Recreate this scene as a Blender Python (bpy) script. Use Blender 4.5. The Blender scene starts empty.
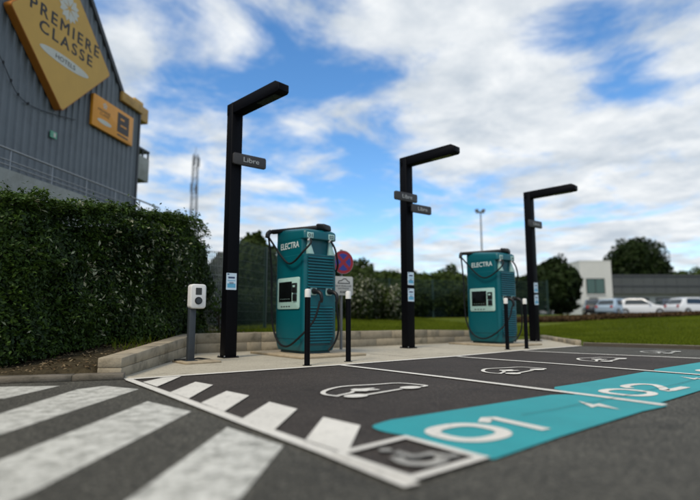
import bpy, bmesh, math, random
import numpy as np
from mathutils import Vector, Matrix, noise
random.seed(7); RNG = np.random.default_rng(7)
S = bpy.context.scene
COL = S.collection
R = math.radians

# ------------------------------------------------------------------ camera
YAW, PITCH, CAMH = R(38.3), math.atan(67/520), 0.68
cam = bpy.data.cameras.new('camera'); camo = bpy.data.objects.new('camera', cam); COL.objects.link(camo)
camo.location = (0, 0, CAMH)
camo.rotation_euler = (R(90)+PITCH, 0, -YAW)
cam.sensor_width = 36; cam.lens = 36*520/700
cam.clip_start = 0.05; cam.clip_end = 6000
cam.dof.use_dof = True; cam.dof.focus_distance = 6.8; cam.dof.aperture_fstop = 0.56
S.camera = camo

# ------------------------------------------------------------------ light
SUN_EL, SUN_AZ = R(52), R(250)          # compass angle measured from +Y towards +X
sun = bpy.data.lights.new('sun', 'SUN'); suno = bpy.data.objects.new('sun', sun); COL.objects.link(suno)
sun.energy = 2.3; sun.angle = R(20); sun.color = (1, .88, .70)
sd = Vector((math.sin(SUN_AZ)*math.cos(SUN_EL), math.cos(SUN_AZ)*math.cos(SUN_EL), math.sin(SUN_EL)))
suno.rotation_euler = sd.to_track_quat('Z', 'Y').to_euler()
S.view_settings.view_transform = 'Standard'; S.view_settings.look = 'None'
S.view_settings.gamma = 1; S.view_settings.use_curve_mapping = False
S.view_settings.exposure = 0.2

W = bpy.data.worlds.new('World'); S.world = W; W.use_nodes = True
nt = W.node_tree; nt.nodes.clear(); N = nt.nodes; L = nt.links
def nd(t, **k):
    n = N.new(t)
    for a, v in k.items(): setattr(n, a, v)
    return n
def mth(op, a, b=None, clamp=False):
    n = nd('ShaderNodeMath', operation=op); n.use_clamp = clamp
    for i, v in enumerate((a, b)):
        if v is None: continue
        if isinstance(v, (int, float)): n.inputs[i].default_value = v
        else: L.new(v, n.inputs[i])
    return n.outputs[0]
sky = nd('ShaderNodeTexSky', sky_type='NISHITA'); sky.sun_disc = False
sky.sun_elevation = SUN_EL; sky.sun_rotation = SUN_AZ; sky.altitude = 50; sky.dust_density = .5; sky.ozone_density = 2.5
hs = nd('ShaderNodeHueSaturation'); hs.inputs['Saturation'].default_value = 1.25; hs.inputs['Value'].default_value = 2.15
L.new(sky.outputs[0], hs.inputs['Color'])
tc = nd('ShaderNodeTexCoord'); sx = nd('ShaderNodeSeparateXYZ'); L.new(tc.outputs['Generated'], sx.inputs[0])
zz = mth('ADD', mth('MAXIMUM', sx.outputs[2], 0.0), 0.10)
cx = nd('ShaderNodeCombineXYZ'); L.new(mth('DIVIDE', sx.outputs[0], zz), cx.inputs[0]); L.new(mth('DIVIDE', sx.outputs[1], zz), cx.inputs[1])
def nz(scale, det, rough, off, dist=0.0):
    mp = nd('ShaderNodeMapping'); mp.inputs['Location'].default_value = off; L.new(cx.outputs[0], mp.inputs[0])
    n = nd('ShaderNodeTexNoise'); n.inputs['Scale'].default_value = scale; n.inputs['Detail'].default_value = det
    n.inputs['Roughness'].default_value = rough; n.inputs['Distortion'].default_value = dist
    L.new(mp.outputs[0], n.inputs['Vector']); return n.outputs[0]
OPENINGS = [((0.562, 0.742, 0.364), 0.25, 0.105), ((0.387, 0.84, 0.38), 0.192, 0.115), ((0.282, 0.896, 0.344), 0.115, 0.09), ((0.459, 0.723, 0.516), 0.135, 0.06), ((0.221, 0.834, 0.506), 0.135, 0.06), ((0.8, 0.381, 0.464), 0.154, 0.08), ((0.852, 0.381, 0.358), 0.115, 0.06), ((0.635, 0.743, 0.213), 0.154, 0.06), ((0.656, 0.507, 0.559), 0.212, -0.06), ((0.191, 0.883, 0.43), 0.115, -0.08), ((0.73, 0.573, 0.372), 0.212, -0.05), ((0.907, 0.366, 0.21), 0.308, -0.04), ((0.349, 0.806, 0.477), 0.096, -0.08)]
CLOUD_OFF = (3.1, 7.7, 0)
big = nz(.55, 3, .5, CLOUD_OFF); med = nz(2.3, 9, .62, (1.3, 4.4, 0), .3)
dens = mth('ADD', mth('MULTIPLY', big, .42), mth('MULTIPLY', med, .72))
# broad openings between the cloud fields
for (dx_, dy_, dz_), rad, amt in OPENINGS:
    vd = nd('ShaderNodeVectorMath', operation='DISTANCE'); L.new(tc.outputs['Generated'], vd.inputs[0]); vd.inputs[1].default_value = (dx_, dy_, dz_)
    mo = nd('ShaderNodeMapRange', interpolation_type='SMOOTHSTEP'); L.new(vd.outputs['Value'], mo.inputs[0])
    mo.inputs[1].default_value = rad*.2; mo.inputs[2].default_value = rad; mo.inputs[3].default_value = amt; mo.inputs[4].default_value = 0
    dens = mth('SUBTRACT', dens, mo.outputs[0])
cr = nd('ShaderNodeMapRange', interpolation_type='SMOOTHSTEP'); L.new(dens, cr.inputs[0])
cr.inputs[1].default_value = .425; cr.inputs[2].default_value = .635
shade = nz(2.6, 6, .62, (9.0, 2.0, 0), .2)
ramp = nd('ShaderNodeValToRGB'); L.new(shade, ramp.inputs[0])
ramp.color_ramp.elements[0].position = .34; ramp.color_ramp.elements[0].color = (6.0, 6.8, 7.7, 1)
ramp.color_ramp.elements[1].position = .66; ramp.color_ramp.elements[1].color = (10.4, 10.7, 10.9, 1)
ccol = ramp
mix = nd('ShaderNodeMix', data_type='RGBA'); L.new(cr.outputs[0], mix.inputs['Factor']); L.new(hs.outputs[0], mix.inputs['A']); L.new(ccol.outputs[0], mix.inputs['B'])
bg = nd('ShaderNodeBackground'); bg.inputs[1].default_value = .08; L.new(mix.outputs['Result'], bg.inputs[0])
wo = nd('ShaderNodeOutputWorld'); L.new(bg.outputs[0], wo.inputs[0])

# ------------------------------------------------------------------ materials
def mat(name, c, rough=.6, metal=0., var=.12, scale=8., bump=0., bscale=None, c2=None, emit=0, spec=.5, coat=0, dirt=None, trans=0):
    m = bpy.data.materials.new(name); m.use_nodes = True
    t = m.node_tree; b = t.nodes['Principled BSDF']; l = t.links
    b.inputs['Roughness'].default_value = rough; b.inputs['Metallic'].default_value = metal
    b.inputs['Specular IOR Level'].default_value = spec; b.inputs['Coat Weight'].default_value = coat
    tcn = t.nodes.new('ShaderNodeTexCoord'); n = t.nodes.new('ShaderNodeTexNoise')
    n.inputs['Scale'].default_value = scale; n.inputs['Detail'].default_value = 8; n.inputs['Roughness'].default_value = .62
    l.new(tcn.outputs['Object'], n.inputs['Vector'])
    r = t.nodes.new('ShaderNodeValToRGB'); l.new(n.outputs[0], r.inputs[0])
    r.color_ramp.elements[0].position = .3; r.color_ramp.elements[1].position = .7
    c2 = c2 or tuple(min(1, v*(1+var)) for v in c)
    r.color_ramp.elements[0].color = tuple(v*(1-var) for v in c)+(1,); r.color_ramp.elements[1].color = tuple(c2)+(1,)
    out = r.outputs[0]
    if dirt:
        dn = t.nodes.new('ShaderNodeTexNoise'); dn.inputs['Scale'].default_value = dirt[1]; dn.inputs['Detail'].default_value = 10; dn.inputs['Roughness'].default_value = .7
        l.new(tcn.outputs['Object'], dn.inputs['Vector'])
        mr = t.nodes.new('ShaderNodeMapRange'); l.new(dn.outputs[0], mr.inputs[0]); mr.inputs[1].default_value = dirt[2]; mr.inputs[2].default_value = dirt[3]
        mx = t.nodes.new('ShaderNodeMix'); mx.data_type = 'RGBA'; l.new(mr.outputs[0], mx.inputs['Factor']); l.new(out, mx.inputs['A']); mx.inputs['B'].default_value = tuple(dirt[0])+(1,)
        out = mx.outputs['Result']
    l.new(out, b.inputs['Base Color'])
    if bump:
        bn = t.nodes.new('ShaderNodeTexNoise'); bn.inputs['Scale'].default_value = bscale or scale*6; bn.inputs['Detail'].default_value = 6
        l.new(tcn.outputs['Object'], bn.inputs['Vector'])
        bp = t.nodes.new('ShaderNodeBump'); bp.inputs['Strength'].default_value = bump; bp.inputs['Distance'].default_value = .01
        l.new(bn.outputs[0], bp.inputs['Height']); l.new(bp.outputs[0], b.inputs['Normal'])
    if emit:
        l.new(out, b.inputs['Emission Color']); b.inputs['Emission Strength'].default_value = emit
    return m
def leafmat(name, a, b_, rough=.45, trans=.25, spec=.12):
    m = bpy.data.materials.new(name); m.use_nodes = True; t = m.node_tree; l = t.links
    p = t.nodes['Principled BSDF']; p.inputs['Roughness'].default_value = rough; p.inputs['Specular IOR Level'].default_value = spec
    at = t.nodes.new('ShaderNodeAttribute'); at.attribute_name = 'tint'
    mx = t.nodes.new('ShaderNodeMix'); mx.data_type = 'RGBA'; l.new(at.outputs['Fac'], mx.inputs['Factor'])
    mx.inputs['A'].default_value = a+(1,); mx.inputs['B'].default_value = b_+(1,)
    l.new(mx.outputs['Result'], p.inputs['Base Color'])
    tr = t.nodes.new('ShaderNodeBsdfTranslucent'); l.new(mx.outputs['Result'], tr.inputs[0])
    ms = t.nodes.new('ShaderNodeMixShader'); ms.inputs[0].default_value = trans
    l.new(p.outputs[0], ms.inputs[1]); l.new(tr.outputs[0], ms.inputs[2])
    l.new(ms.outputs[0], t.nodes['Material Output'].inputs[0]); return m

def ground_mat(name, base, agg, rough=.85, blotch=.2, speck=.5, bump=.6):
    """asphalt: aggregate speckle, broad patches, small stains"""
    m = bpy.data.materials.new(name); m.use_nodes = True; t = m.node_tree; l = t.links; p = t.nodes['Principled BSDF']
    p.inputs['Roughness'].default_value = rough; p.inputs['Specular IOR Level'].default_value = .3
    g = t.nodes.new('ShaderNodeNewGeometry')
    def noi(s, d, r):
        n = t.nodes.new('ShaderNodeTexNoise'); n.inputs['Scale'].default_value = s; n.inputs['Detail'].default_value = d; n.inputs['Roughness'].default_value = r
        l.new(g.outputs['Position'], n.inputs['Vector']); return n.outputs[0]
    def mr(x, a, b, c, d):
        n = t.nodes.new('ShaderNodeMapRange'); l.new(x, n.inputs[0])
        for i, v in enumerate((a, b, c, d)): n.inputs[i+1].default_value = v
        return n.outputs[0]
    vo = t.nodes.new('ShaderNodeTexVoronoi'); vo.inputs['Scale'].default_value = 95; l.new(g.outputs['Position'], vo.inputs['Vector'])
    mx = t.nodes.new('ShaderNodeMix'); mx.data_type = 'RGBA'; mx.inputs['A'].default_value = base+(1,); mx.inputs['B'].default_value = agg+(1,)
    sp = t.nodes.new('ShaderNodeSeparateColor'); l.new(vo.outputs['Color'], sp.inputs[0])
    l.new(mr(sp.outputs[0], 1-speck, 1.0, 0, 1), mx.inputs['Factor'])
    mul = t.nodes.new('ShaderNodeVectorMath'); mul.operation = 'MULTIPLY'; l.new(mx.outputs['Result'], mul.inputs[0])
    k = t.nodes.new('ShaderNodeMath'); k.operation = 'MULTIPLY'
    l.new(mr(noi(.9, 6, .65), .3, .7, 1-blotch, 1+blotch), k.inputs[0]); l.new(mr(noi(34, 6, .8), .3, .7, .72, 1.28), k.inputs[1])
    st = t.nodes.new('ShaderNodeMath'); st.operation = 'MULTIPLY'; l.new(k.outputs[0], st.inputs[0]); l.new(mr(noi(2.3, 3, .55), .60, .74, 1.0, .62), st.inputs[1])
    k3 = t.nodes.new('ShaderNodeMath'); k3.operation = 'MULTIPLY'; l.new(st.outputs[0], k3.inputs[0]); l.new(mr(noi(6.5, 9, .8), .56, .72, 1.0, 1.30), k3.inputs[1]); k = k3
    cb = t.nodes.new('ShaderNodeCombineXYZ')
    for i in range(3): l.new(k.outputs[0], cb.inputs[i])
    l.new(cb.outputs[0], mul.inputs[1]); l.new(mul.outputs[0], p.inputs['Base Color'])
    bp = t.nodes.new('ShaderNodeBump'); bp.inputs['Strength'].default_value = bump; bp.inputs['Distance'].default_value = .006
    l.new(vo.outputs['Distance'], bp.inputs['Height']); l.new(bp.outputs[0], p.inputs['Normal'])
    return m
def paint_mat(name, c, under, lo, hi, scale=9., rough=.6):
    """road paint worn through in patches and along the aggregate"""
    m = bpy.data.materials.new(name); m.use_nodes = True; t = m.node_tree; l = t.links; p = t.nodes['Principled BSDF']
    p.inputs['Roughness'].default_value = rough; p.inputs['Specular IOR Level'].default_value = .35
    g = t.nodes.new('ShaderNodeNewGeometry')
    n1 = t.nodes.new('ShaderNodeTexNoise'); n1.inputs['Scale'].default_value = scale; n1.inputs['Detail'].default_value = 12; n1.inputs['Roughness'].default_value = .78
    n2 = t.nodes.new('ShaderNodeTexNoise'); n2.inputs['Scale'].default_value = 1.7; n2.inputs['Detail'].default_value = 5
    for n in (n1, n2): l.new(g.outputs['Position'], n.inputs['Vector'])
    mr = t.nodes.new('ShaderNodeMapRange'); l.new(n1.outputs[0], mr.inputs[0]); mr.inputs[1].default_value = lo; mr.inputs[2].default_value = hi
    mx = t.nodes.new('ShaderNodeMix'); mx.data_type = 'RGBA'; mx.inputs['A'].default_value = under+(1,)
    c2 = t.nodes.new('ShaderNodeMix'); c2.data_type = 'RGBA'; c2.inputs['A'].default_value = tuple(v*.72 for v in c)+(1,); c2.inputs['B'].default_value = tuple(min(1, v*1.08) for v in c)+(1,)
    l.new(n2.outputs[0], c2.inputs['Factor']); l.new(c2.outputs['Result'], mx.inputs['B']); l.new(mr.outputs[0], mx.inputs['Factor'])
    l.new(mx.outputs['Result'], p.inputs['Base Color'])
    vo = t.nodes.new('ShaderNodeTexVoronoi'); vo.inputs['Scale'].default_value = 95; l.new(g.outputs['Position'], vo.inputs['Vector'])
    bp = t.nodes.new('ShaderNodeBump'); bp.inputs['Strength'].default_value = .3; bp.inputs['Distance'].default_value = .005
    l.new(vo.outputs['Distance'], bp.inputs['Height']); l.new(bp.outputs[0], p.inputs['Normal']); return m

M = dict(
 old_asphalt=ground_mat('old_asphalt', (.036, .035, .029), (.125, .12, .098), blotch=.22, speck=.5),
 new_asphalt=ground_mat('new_asphalt', (.030, .0245, .0205), (.070, .060, .051), blotch=.22, speck=.35),
 white_paint=paint_mat('white_paint', (.70, .68, .62), (.16, .15, .135), .33, .45, 30.),
 worn_paint=paint_mat('worn_paint', (.62, .62, .57), (.20, .20, .175), .36, .56, 9.),
 grey_paint=paint_mat('grey_paint', (.42, .41, .37), (.06, .06, .055), .38, .55, 5.),
 teal_paint=paint_mat('teal_paint', (.012, .30, .33), (.03, .18, .19), .31, .44, 30.),
 crack=mat('crack', (.012, .011, .010), .95),
 concrete=ground_mat('concrete', (.36, .33, .26), (.44, .41, .33), blotch=.10, speck=.4, bump=.2),
 wall_stone=mat('wall_stone', (.31, .265, .19), .9, var=.16, scale=5, bump=.5, bscale=60, dirt=((.07, .06, .035), 3.2, .50, .74)),
 kerb_stone=mat('kerb_stone', (.15, .13, .10), .9, var=.3, scale=6, bump=.5, bscale=60, dirt=((.05, .045, .03), 4, .45, .7)),
 slab=mat('slab', (.34, .28, .19), .9, var=.2, scale=7, bump=.4, bscale=70, dirt=((.08, .06, .04), 5, .55, .8)),
 mortar=mat('mortar', (.07, .06, .045), .95),
 black_steel=mat('black_steel', (.0022, .0025, .004), .5, var=.15, scale=20, bump=.05, bscale=400, spec=.09),
 black_plastic=mat('black_plastic', (.008, .009, .011), .45, spec=.35),
 rubber=mat('rubber', (.006, .008, .010), .6, spec=.25),
 teal_body=mat('teal_body', (.0, .096, .122), .36, var=.06, scale=3, spec=.4, dirt=((.005, .09, .11), 2.2, .5, .85)),
 teal_dark=mat('teal_dark', (.0, .035, .048), .5),
 pale_teal=mat('pale_teal', (.36, .56, .52), .5, var=.04),
 screen=mat('screen', (.004, .005, .006), .12, spec=.6),
 white_text=mat('white_text', (.62, .72, .72), .6, var=.03),
 white_plastic=mat('white_plastic', (.66, .66, .64), .4, var=.04, dirt=((.4, .39, .35), 6, .55, .9)),
 sign_dark=mat('sign_dark', (.032, .030, .030), .5),
 sign_text=mat('sign_text', (.42, .44, .44), .6),
 lamp_lens=mat('lamp_lens', (.03, .035, .03), .2),
 poster=mat('poster', (.55, .68, .78), .5, var=.06, scale=12),
 poster_blue=mat('poster_blue', (.10, .36, .55), .5), poster_ink=mat('poster_ink', (.03, .05, .12), .6),
 grey_pole=mat('grey_pole', (.16, .165, .17), .5, metal=.5, var=.1, scale=30),
 dark_grey=mat('dark_grey', (.030, .038, .046), .5, spec=.4),
 galv=mat('galv', (.30, .31, .32), .5, metal=.7, var=.15, scale=25),
 red=mat('red', (.26, .008, .02), .4, var=.05), blue=mat('blue', (.02, .03, .24), .4, var=.05), plate=mat('plate', (.42, .43, .42), .45, var=.05), ink=mat('ink', (.01, .01, .01), .6),
 cladding=mat('cladding', (.135, .155, .170), .5, var=.10, scale=1.3, bump=.05, spec=.4, dirt=((.10, .115, .125), 1.6, .5, .8)),
 roof_trim=mat('roof_trim', (.05, .055, .06), .6), fascia=mat('fascia', (.50, .29, .07), .6, var=.15, scale=2, dirt=((.2, .10, .03), 3, .5, .8)),
 render_pale=mat('render_pale', (.34, .35, .32), .85, var=.1, scale=2, dirt=((.20, .20, .17), 2.5, .45, .8)),
 sign_gold=mat('sign_gold', (.60, .34, .045), .5, var=.05, scale=2), sign_gold_side=mat('sign_gold_side', (.44, .15, .010), .5, var=.05),
 sign_orange=mat('sign_orange', (.78, .31, .014), .45, var=.06, scale=3), sign_brown=mat('sign_brown', (.03, .018, .012), .5), sign_ink=mat('sign_ink', (.018, .016, .014), .55),
 sign_white=mat('sign_white', (.58, .57, .50), .55, var=.05), exit_green=mat('exit_green', (.10, .35, .22), .5),
 soil=mat('soil', (.045, .032, .018), .95, var=.35, scale=4, bump=.8, bscale=25, c2=(.10, .075, .045)),
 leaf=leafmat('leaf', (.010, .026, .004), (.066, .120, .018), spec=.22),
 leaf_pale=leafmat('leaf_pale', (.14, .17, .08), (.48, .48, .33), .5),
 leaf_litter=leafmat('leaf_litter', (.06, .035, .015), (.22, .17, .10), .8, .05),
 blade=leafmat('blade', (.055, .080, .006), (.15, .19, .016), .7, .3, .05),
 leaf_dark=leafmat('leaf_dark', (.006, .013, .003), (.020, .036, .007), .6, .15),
 leaf_mid=leafmat('leaf_mid', (.012, .023, .005), (.045, .070, .012), .6, .15),
 blossom=leafmat('blossom', (.14, .15, .10), (.38, .39, .31), .7, .1),
 bark=mat('bark', (.05, .038, .026), .9, var=.3, scale=10, bump=.6),
 fence_green=mat('fence_green', (.006, .028, .022), .5),
 fence_white=mat('fence_white', (.30, .32, .31), .5),
 far_white=mat('far_white', (.52, .53, .50), .8, var=.06, scale=.4), far_grey=mat('far_grey', (.060, .068, .068), .6, var=.1, scale=.5), far_dark=mat('far_dark', (.012, .014, .015), .4),
 glass=mat('glass', (.02, .03, .035), .08, spec=.7), far_glass=mat('far_glass', (.04, .09, .08), .15, spec=.6),
 car_white=mat('car_white', (.62, .65, .68), .25, coat=.6, var=.02), car_blue=mat('car_blue', (.32, .42, .52), .25, coat=.6, var=.03), car_dark=mat('car_dark', (.02, .021, .025), .25, coat=.6), car_red=mat('car_red', (.12, .03, .03), .3, coat=.5),
 tyre=mat('tyre', (.012, .012, .012), .85), rim=mat('rim', (.35, .36, .37), .35, metal=.8), tail=mat('tail', (.35, .01, .01), .3), headlamp=mat('headlamp', (.6, .62, .62), .15),
 pylon=mat('pylon', (.14, .15, .17), .6, metal=.4),
)
def grass_ground():
    m = bpy.data.materials.new('grass_ground'); m.use_nodes = True; t = m.node_tree; l = t.links; p = t.nodes['Principled BSDF']
    p.inputs['Roughness'].default_value = .9; p.inputs['Specular IOR Level'].default_value = .1
    g = t.nodes.new('ShaderNodeNewGeometry')
    def noi(s, d, r=.6):
        n = t.nodes.new('ShaderNodeTexNoise'); n.inputs['Scale'].default_value = s; n.inputs['Detail'].default_value = d; n.inputs['Roughness'].default_value = r
        l.new(g.outputs['Position'], n.inputs['Vector']); return n.outputs[0]
    r = t.nodes.new('ShaderNodeValToRGB'); l.new(noi(.7, 12, .75), r.inputs[0]); e = r.color_ramp.elements
    e[0].position = .3; e[0].color = (.036, .056, .005, 1); e[1].position = .7; e[1].color = (.105, .132, .014, 1)
    r2 = t.nodes.new('ShaderNodeValToRGB'); l.new(noi(5, 12, .8), r2.inputs[0]); e = r2.color_ramp.elements
    e[0].position = .35; e[0].color = (.022, .017, .010, 1); e[1].position = .68; e[1].color = (.10, .08, .045, 1)
    at = t.nodes.new('ShaderNodeAttribute'); at.attribute_name = 'soil'
    mx = t.nodes.new('ShaderNodeMix'); mx.data_type = 'RGBA'; l.new(at.outputs['Fac'], mx.inputs['Factor']); l.new(r.outputs[0], mx.inputs['A']); l.new(r2.outputs[0], mx.inputs['B'])
    l.new(mx.outputs['Result'], p.inputs['Base Color'])
    bp = t.nodes.new('ShaderNodeBump'); bp.inputs['Strength'].default_value = .8; bp.inputs['Distance'].default_value = .04
    l.new(noi(22, 8, .7), bp.inputs['Height']); l.new(bp.outputs[0], p.inputs['Normal']); return m
M['grass_ground'] = grass_ground()

# ------------------------------------------------------------------ helpers
class MB:
    def __init__(s): s.v = []; s.f = []; s.m = []
    def add(s, vs, fs, mi=0):
        o = len(s.v); s.v += [tuple(v) for v in vs]; s.f += [tuple(i+o for i in f) for f in fs]; s.m += [mi]*len(fs); return s
    def box(s, x0, x1, y0, y1, z0, z1, mi=0):
        vs = [(x0,y0,z0),(x1,y0,z0),(x1,y1,z0),(x0,y1,z0),(x0,y0,z1),(x1,y0,z1),(x1,y1,z1),(x0,y1,z1)]
        return s.add(vs, [(3,2,1,0),(4,5,6,7),(0,1,5,4),(1,2,6,5),(2,3,7,6),(3,0,4,7)], mi)
    def hexa(s, lo, hi, mi=0):
        return s.add(list(lo)+list(hi), [(3,2,1,0),(4,5,6,7),(0,1,5,4),(1,2,6,5),(2,3,7,6),(3,0,4,7)], mi)
    def prism(s, pts, z0, z1, mi=0):       # pts ccw
        n = len(pts); vs = [(p[0],p[1],z0) for p in pts]+[(p[0],p[1],z1) for p in pts]
        return s.add(vs, [tuple(range(n-1,-1,-1)), tuple(range(n,2*n))]+[(i,(i+1)%n,n+(i+1)%n,n+i) for i in range(n)], mi)
    def loft(s, rings, cap=True, mi=0):
        n = len(rings[0]); vs = [p for r in rings for p in r]; fs = []
        for k in range(len(rings)-1):
            for i in range(n): fs.append((k*n+i, k*n+(i+1)%n, (k+1)*n+(i+1)%n, (k+1)*n+i))
        if cap: fs += [tuple(range(n-1,-1,-1)), tuple(range((len(rings)-1)*n, len(rings)*n))]
        return s.add(vs, fs, mi)
    def cyl(s, a, b, r0, r1=None, n=12, mi=0, cap=True):
        a = Vector(a); b = Vector(b); r1 = r0 if r1 is None else r1; d = (b-a).normalized()
        u = d.orthogonal().normalized(); w = d.cross(u)
        ring = lambda c, r: [tuple(c+u*(math.cos(2*math.pi*i/n)*r)+w*(math.sin(2*math.pi*i/n)*r)) for i in range(n)]
        return s.loft([ring(a, r0), ring(b, r1)], cap, mi)
    def tube(s, pts, r, n=8, sub=6, mi=0):
        P = [Vector(p) for p in pts]; Q = []
        for i in range(len(P)-1):
            p0 = P[max(0,i-1)]; p1 = P[i]; p2 = P[i+1]; p3 = P[min(len(P)-1,i+2)]
            for k in range(sub):
                t = k/sub; Q.append(.5*((2*p1)+(p2-p0)*t+(2*p0-5*p1+4*p2-p3)*t*t+(3*p1-p0-3*p2+p3)*t**3))
        Q.append(P[-1]); rings = []; u = (Q[1]-Q[0]).normalized().orthogonal().normalized()
        for i, q in enumerate(Q):
            d = (Q[min(i+1,len(Q)-1)]-Q[max(i-1,0)]).normalized(); u = (u-d*u.dot(d)).normalized(); w = d.cross(u)
            rr = r if not callable(r) else r(i/(len(Q)-1))
            rings.append([tuple(q+u*(math.cos(2*math.pi*k/n)*rr)+w*(math.sin(2*math.pi*k/n)*rr)) for k in range(n)])
        return s.loft(rings, True, mi)
    def mesh(s, name, mats, smooth=False):
        me = bpy.data.meshes.new(name); me.from_pydata(s.v, [], s.f)
        for m in (mats if isinstance(mats, (list, tuple)) else [mats]): me.materials.append(M[m] if isinstance(m, str) else m)
        if len(set(s.m)) > 1: me.polygons.foreach_set('material_index', s.m)
        if smooth: me.polygons.foreach_set('use_smooth', [True]*len(me.polygons)); me.set_sharp_from_angle(angle=R(38))
        return me
    def build(s, name, mats, parent=None, smooth=False, bevel=0, seg=2):
        me = s.mesh(name, mats, smooth)
        if bevel:
            b = bmesh.new(); b.from_mesh(me); bmesh.ops.recalc_face_normals(b, faces=b.faces)
            es = [e for e in b.edges if len(e.link_faces) == 2 and e.calc_face_angle(0) > R(30)]
            bmesh.ops.bevel(b, geom=es, offset=bevel, segments=seg, affect='EDGES', profile=.5, clamp_overlap=True)
            b.to_mesh(me); b.free(); me.polygons.foreach_set('use_smooth', [True]*len(me.polygons)); me.set_sharp_from_angle(angle=R(50))
        return link(name, me, parent)
def link(name, me, parent=None):
    o = bpy.data.objects.new(name, me); COL.objects.link(o)
    if parent: o.parent = parent
    return o
def thing(name, label, cat, loc=(0,0,0), rz=0, group=None):
    o = bpy.data.objects.new(name, None); COL.objects.link(o); o.empty_display_size = .2
    o.location = loc; o.rotation_euler = (0,0,rz); return tag(o, label, cat, group)
def tag(o, label=None, cat=None, group=None, kind=None):
    if label: o['label'] = label
    if cat: o['category'] = cat
    if group: o['group'] = group
    if kind: o['kind'] = kind
    return o
def kids(o): return [c for c in ALLK.get(o.name, [])] if False else list(o.children)
def copy_tree(o, parent=None):
    c = o.copy(); COL.objects.link(c); c.parent = parent
    for ch in list(o.children): copy_tree(ch, c)
    return c
def frame(o, x, up):
    x = Vector(x).normalized(); up = Vector(up).normalized(); n = x.cross(up)
    return Matrix(((x.x, up.x, n.x, o[0]), (x.y, up.y, n.y, o[1]), (x.z, up.z, n.z, o[2]), (0,0,0,1)))
def plate(name, mats, parent, F, w, h, d, bevel=0, cx=0, cy=0, z=0):
    b = MB().box(cx-w/2, cx+w/2, cy-h/2, cy+h/2, z, z+d); b.v = [tuple(F @ Vector(v)) for v in b.v]
    return b.build(name, mats, parent, bevel=bevel)
def poly_plate(name, mats, parent, F, pts, d, z=0, bevel=0):
    b = MB().prism(pts, z, z+d); b.v = [tuple(F @ Vector(v)) for v in b.v]; return b.build(name, mats, parent, bevel=bevel)
def text(name, s, mats, parent, F, w=None, h=None, z=.002, cx=0, cy=0, d=.002, bold=.0, space=1.0):
    cu = bpy.data.curves.new('t', 'FONT'); cu.body = s; cu.size = 1; cu.extrude = .5; cu.offset = bold; cu.space_character = space; cu.resolution_u = 3
    to = bpy.data.objects.new('t', cu); COL.objects.link(to)
    bpy.context.view_layer.update()
    me = bpy.data.meshes.new_from_object(to.evaluated_get(bpy.context.evaluated_depsgraph_get()))
    bpy.data.objects.remove(to)
    co = np.empty(len(me.vertices)*3); me.vertices.foreach_get('co', co); co = co.reshape(-1,3)
    lo, hi = co.min(0), co.max(0); c = (lo+hi)/2; e = hi-lo
    sx_ = (w/e[0]) if w else (h/e[1]); sy_ = (h/e[1]) if h else sx_
    co = (co-c)*[sx_, sy_, d]; co += [cx, cy, z+d/2]
    co = np.array([tuple(F @ Vector(v)) for v in co]); me.vertices.foreach_set('co', co.ravel())
    me.materials.clear(); me.materials.append(M[mats]); me.polygons.foreach_set('material_index', [0]*len(me.polygons)); me.update()
    return link(name, me, parent)
def rrect(w, h, r, n=4, cx=0, cy=0):
    return [(cx+sxx*(w/2-r)+r*math.cos(a0+math.pi/2*k/n), cy+syy*(h/2-r)+r*math.sin(a0+math.pi/2*k/n))
            for sxx, syy, a0 in ((1,1,0),(-1,1,math.pi/2),(-1,-1,math.pi),(1,-1,1.5*math.pi)) for k in range(n+1)]
def ell(rx, ry, n=20, cx=0, cy=0): return [(cx+rx*math.cos(2*math.pi*i/n), cy+ry*math.sin(2*math.pi*i/n)) for i in range(n)]
def leaves(name, P, Nn, size, mats, parent=None, tint=None, midx=None, asp=.5, fold=.25):
    """one folded rhombus leaf per point"""
    n = len(P); d = RNG.normal(size=(n,3)); d -= Nn*(d*Nn).sum(1)[:,None]; d /= np.linalg.norm(d,axis=1)[:,None]+1e-9
    w = np.cross(Nn, d); s = (size*np.ones(n))[:,None]
    V = np.stack([P-d*s*.5, P+w*s*asp*.5+Nn*s*fold*.3, P+d*s*.5, P-w*s*asp*.5+Nn*s*fold*.3], 1).reshape(-1,3)
    me = bpy.data.meshes.new(name); me.vertices.add(4*n); me.vertices.foreach_set('co', V.ravel())
    me.loops.add(6*n); me.polygons.add(2*n)
    idx = (np.arange(n)*4)[:,None]+np.array([0,1,2,0,2,3]); me.loops.foreach_set('vertex_index', idx.ravel().astype(np.int32))
    me.polygons.foreach_set('loop_start', (np.arange(2*n)*3).astype(np.int32))
    for m in mats: me.materials.append(M[m])
    if midx is not None: me.polygons.foreach_set('material_index', np.repeat(midx, 2).astype(np.int32))
    t = RNG.random(n) if tint is None else tint
    a = me.attributes.new('tint', 'FLOAT', 'FACE'); a.data.foreach_set('value', np.repeat(t, 2).astype(np.float32))
    me.update(); me.validate(); return link(name, me, parent)
def unit(a): return a/(np.linalg.norm(a, axis=1)[:,None]+1e-9)
def vnoise(P, f, seed=0):
    r = np.random.default_rng(seed); out = np.zeros(len(P))
    for k in range(7):
        d = r.normal(size=3); d /= np.linalg.norm(d); out += np.sin(P@d*f*(1+.35*k)+r.random()*6.28)/(1+.3*k)
    return out/3.2

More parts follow.
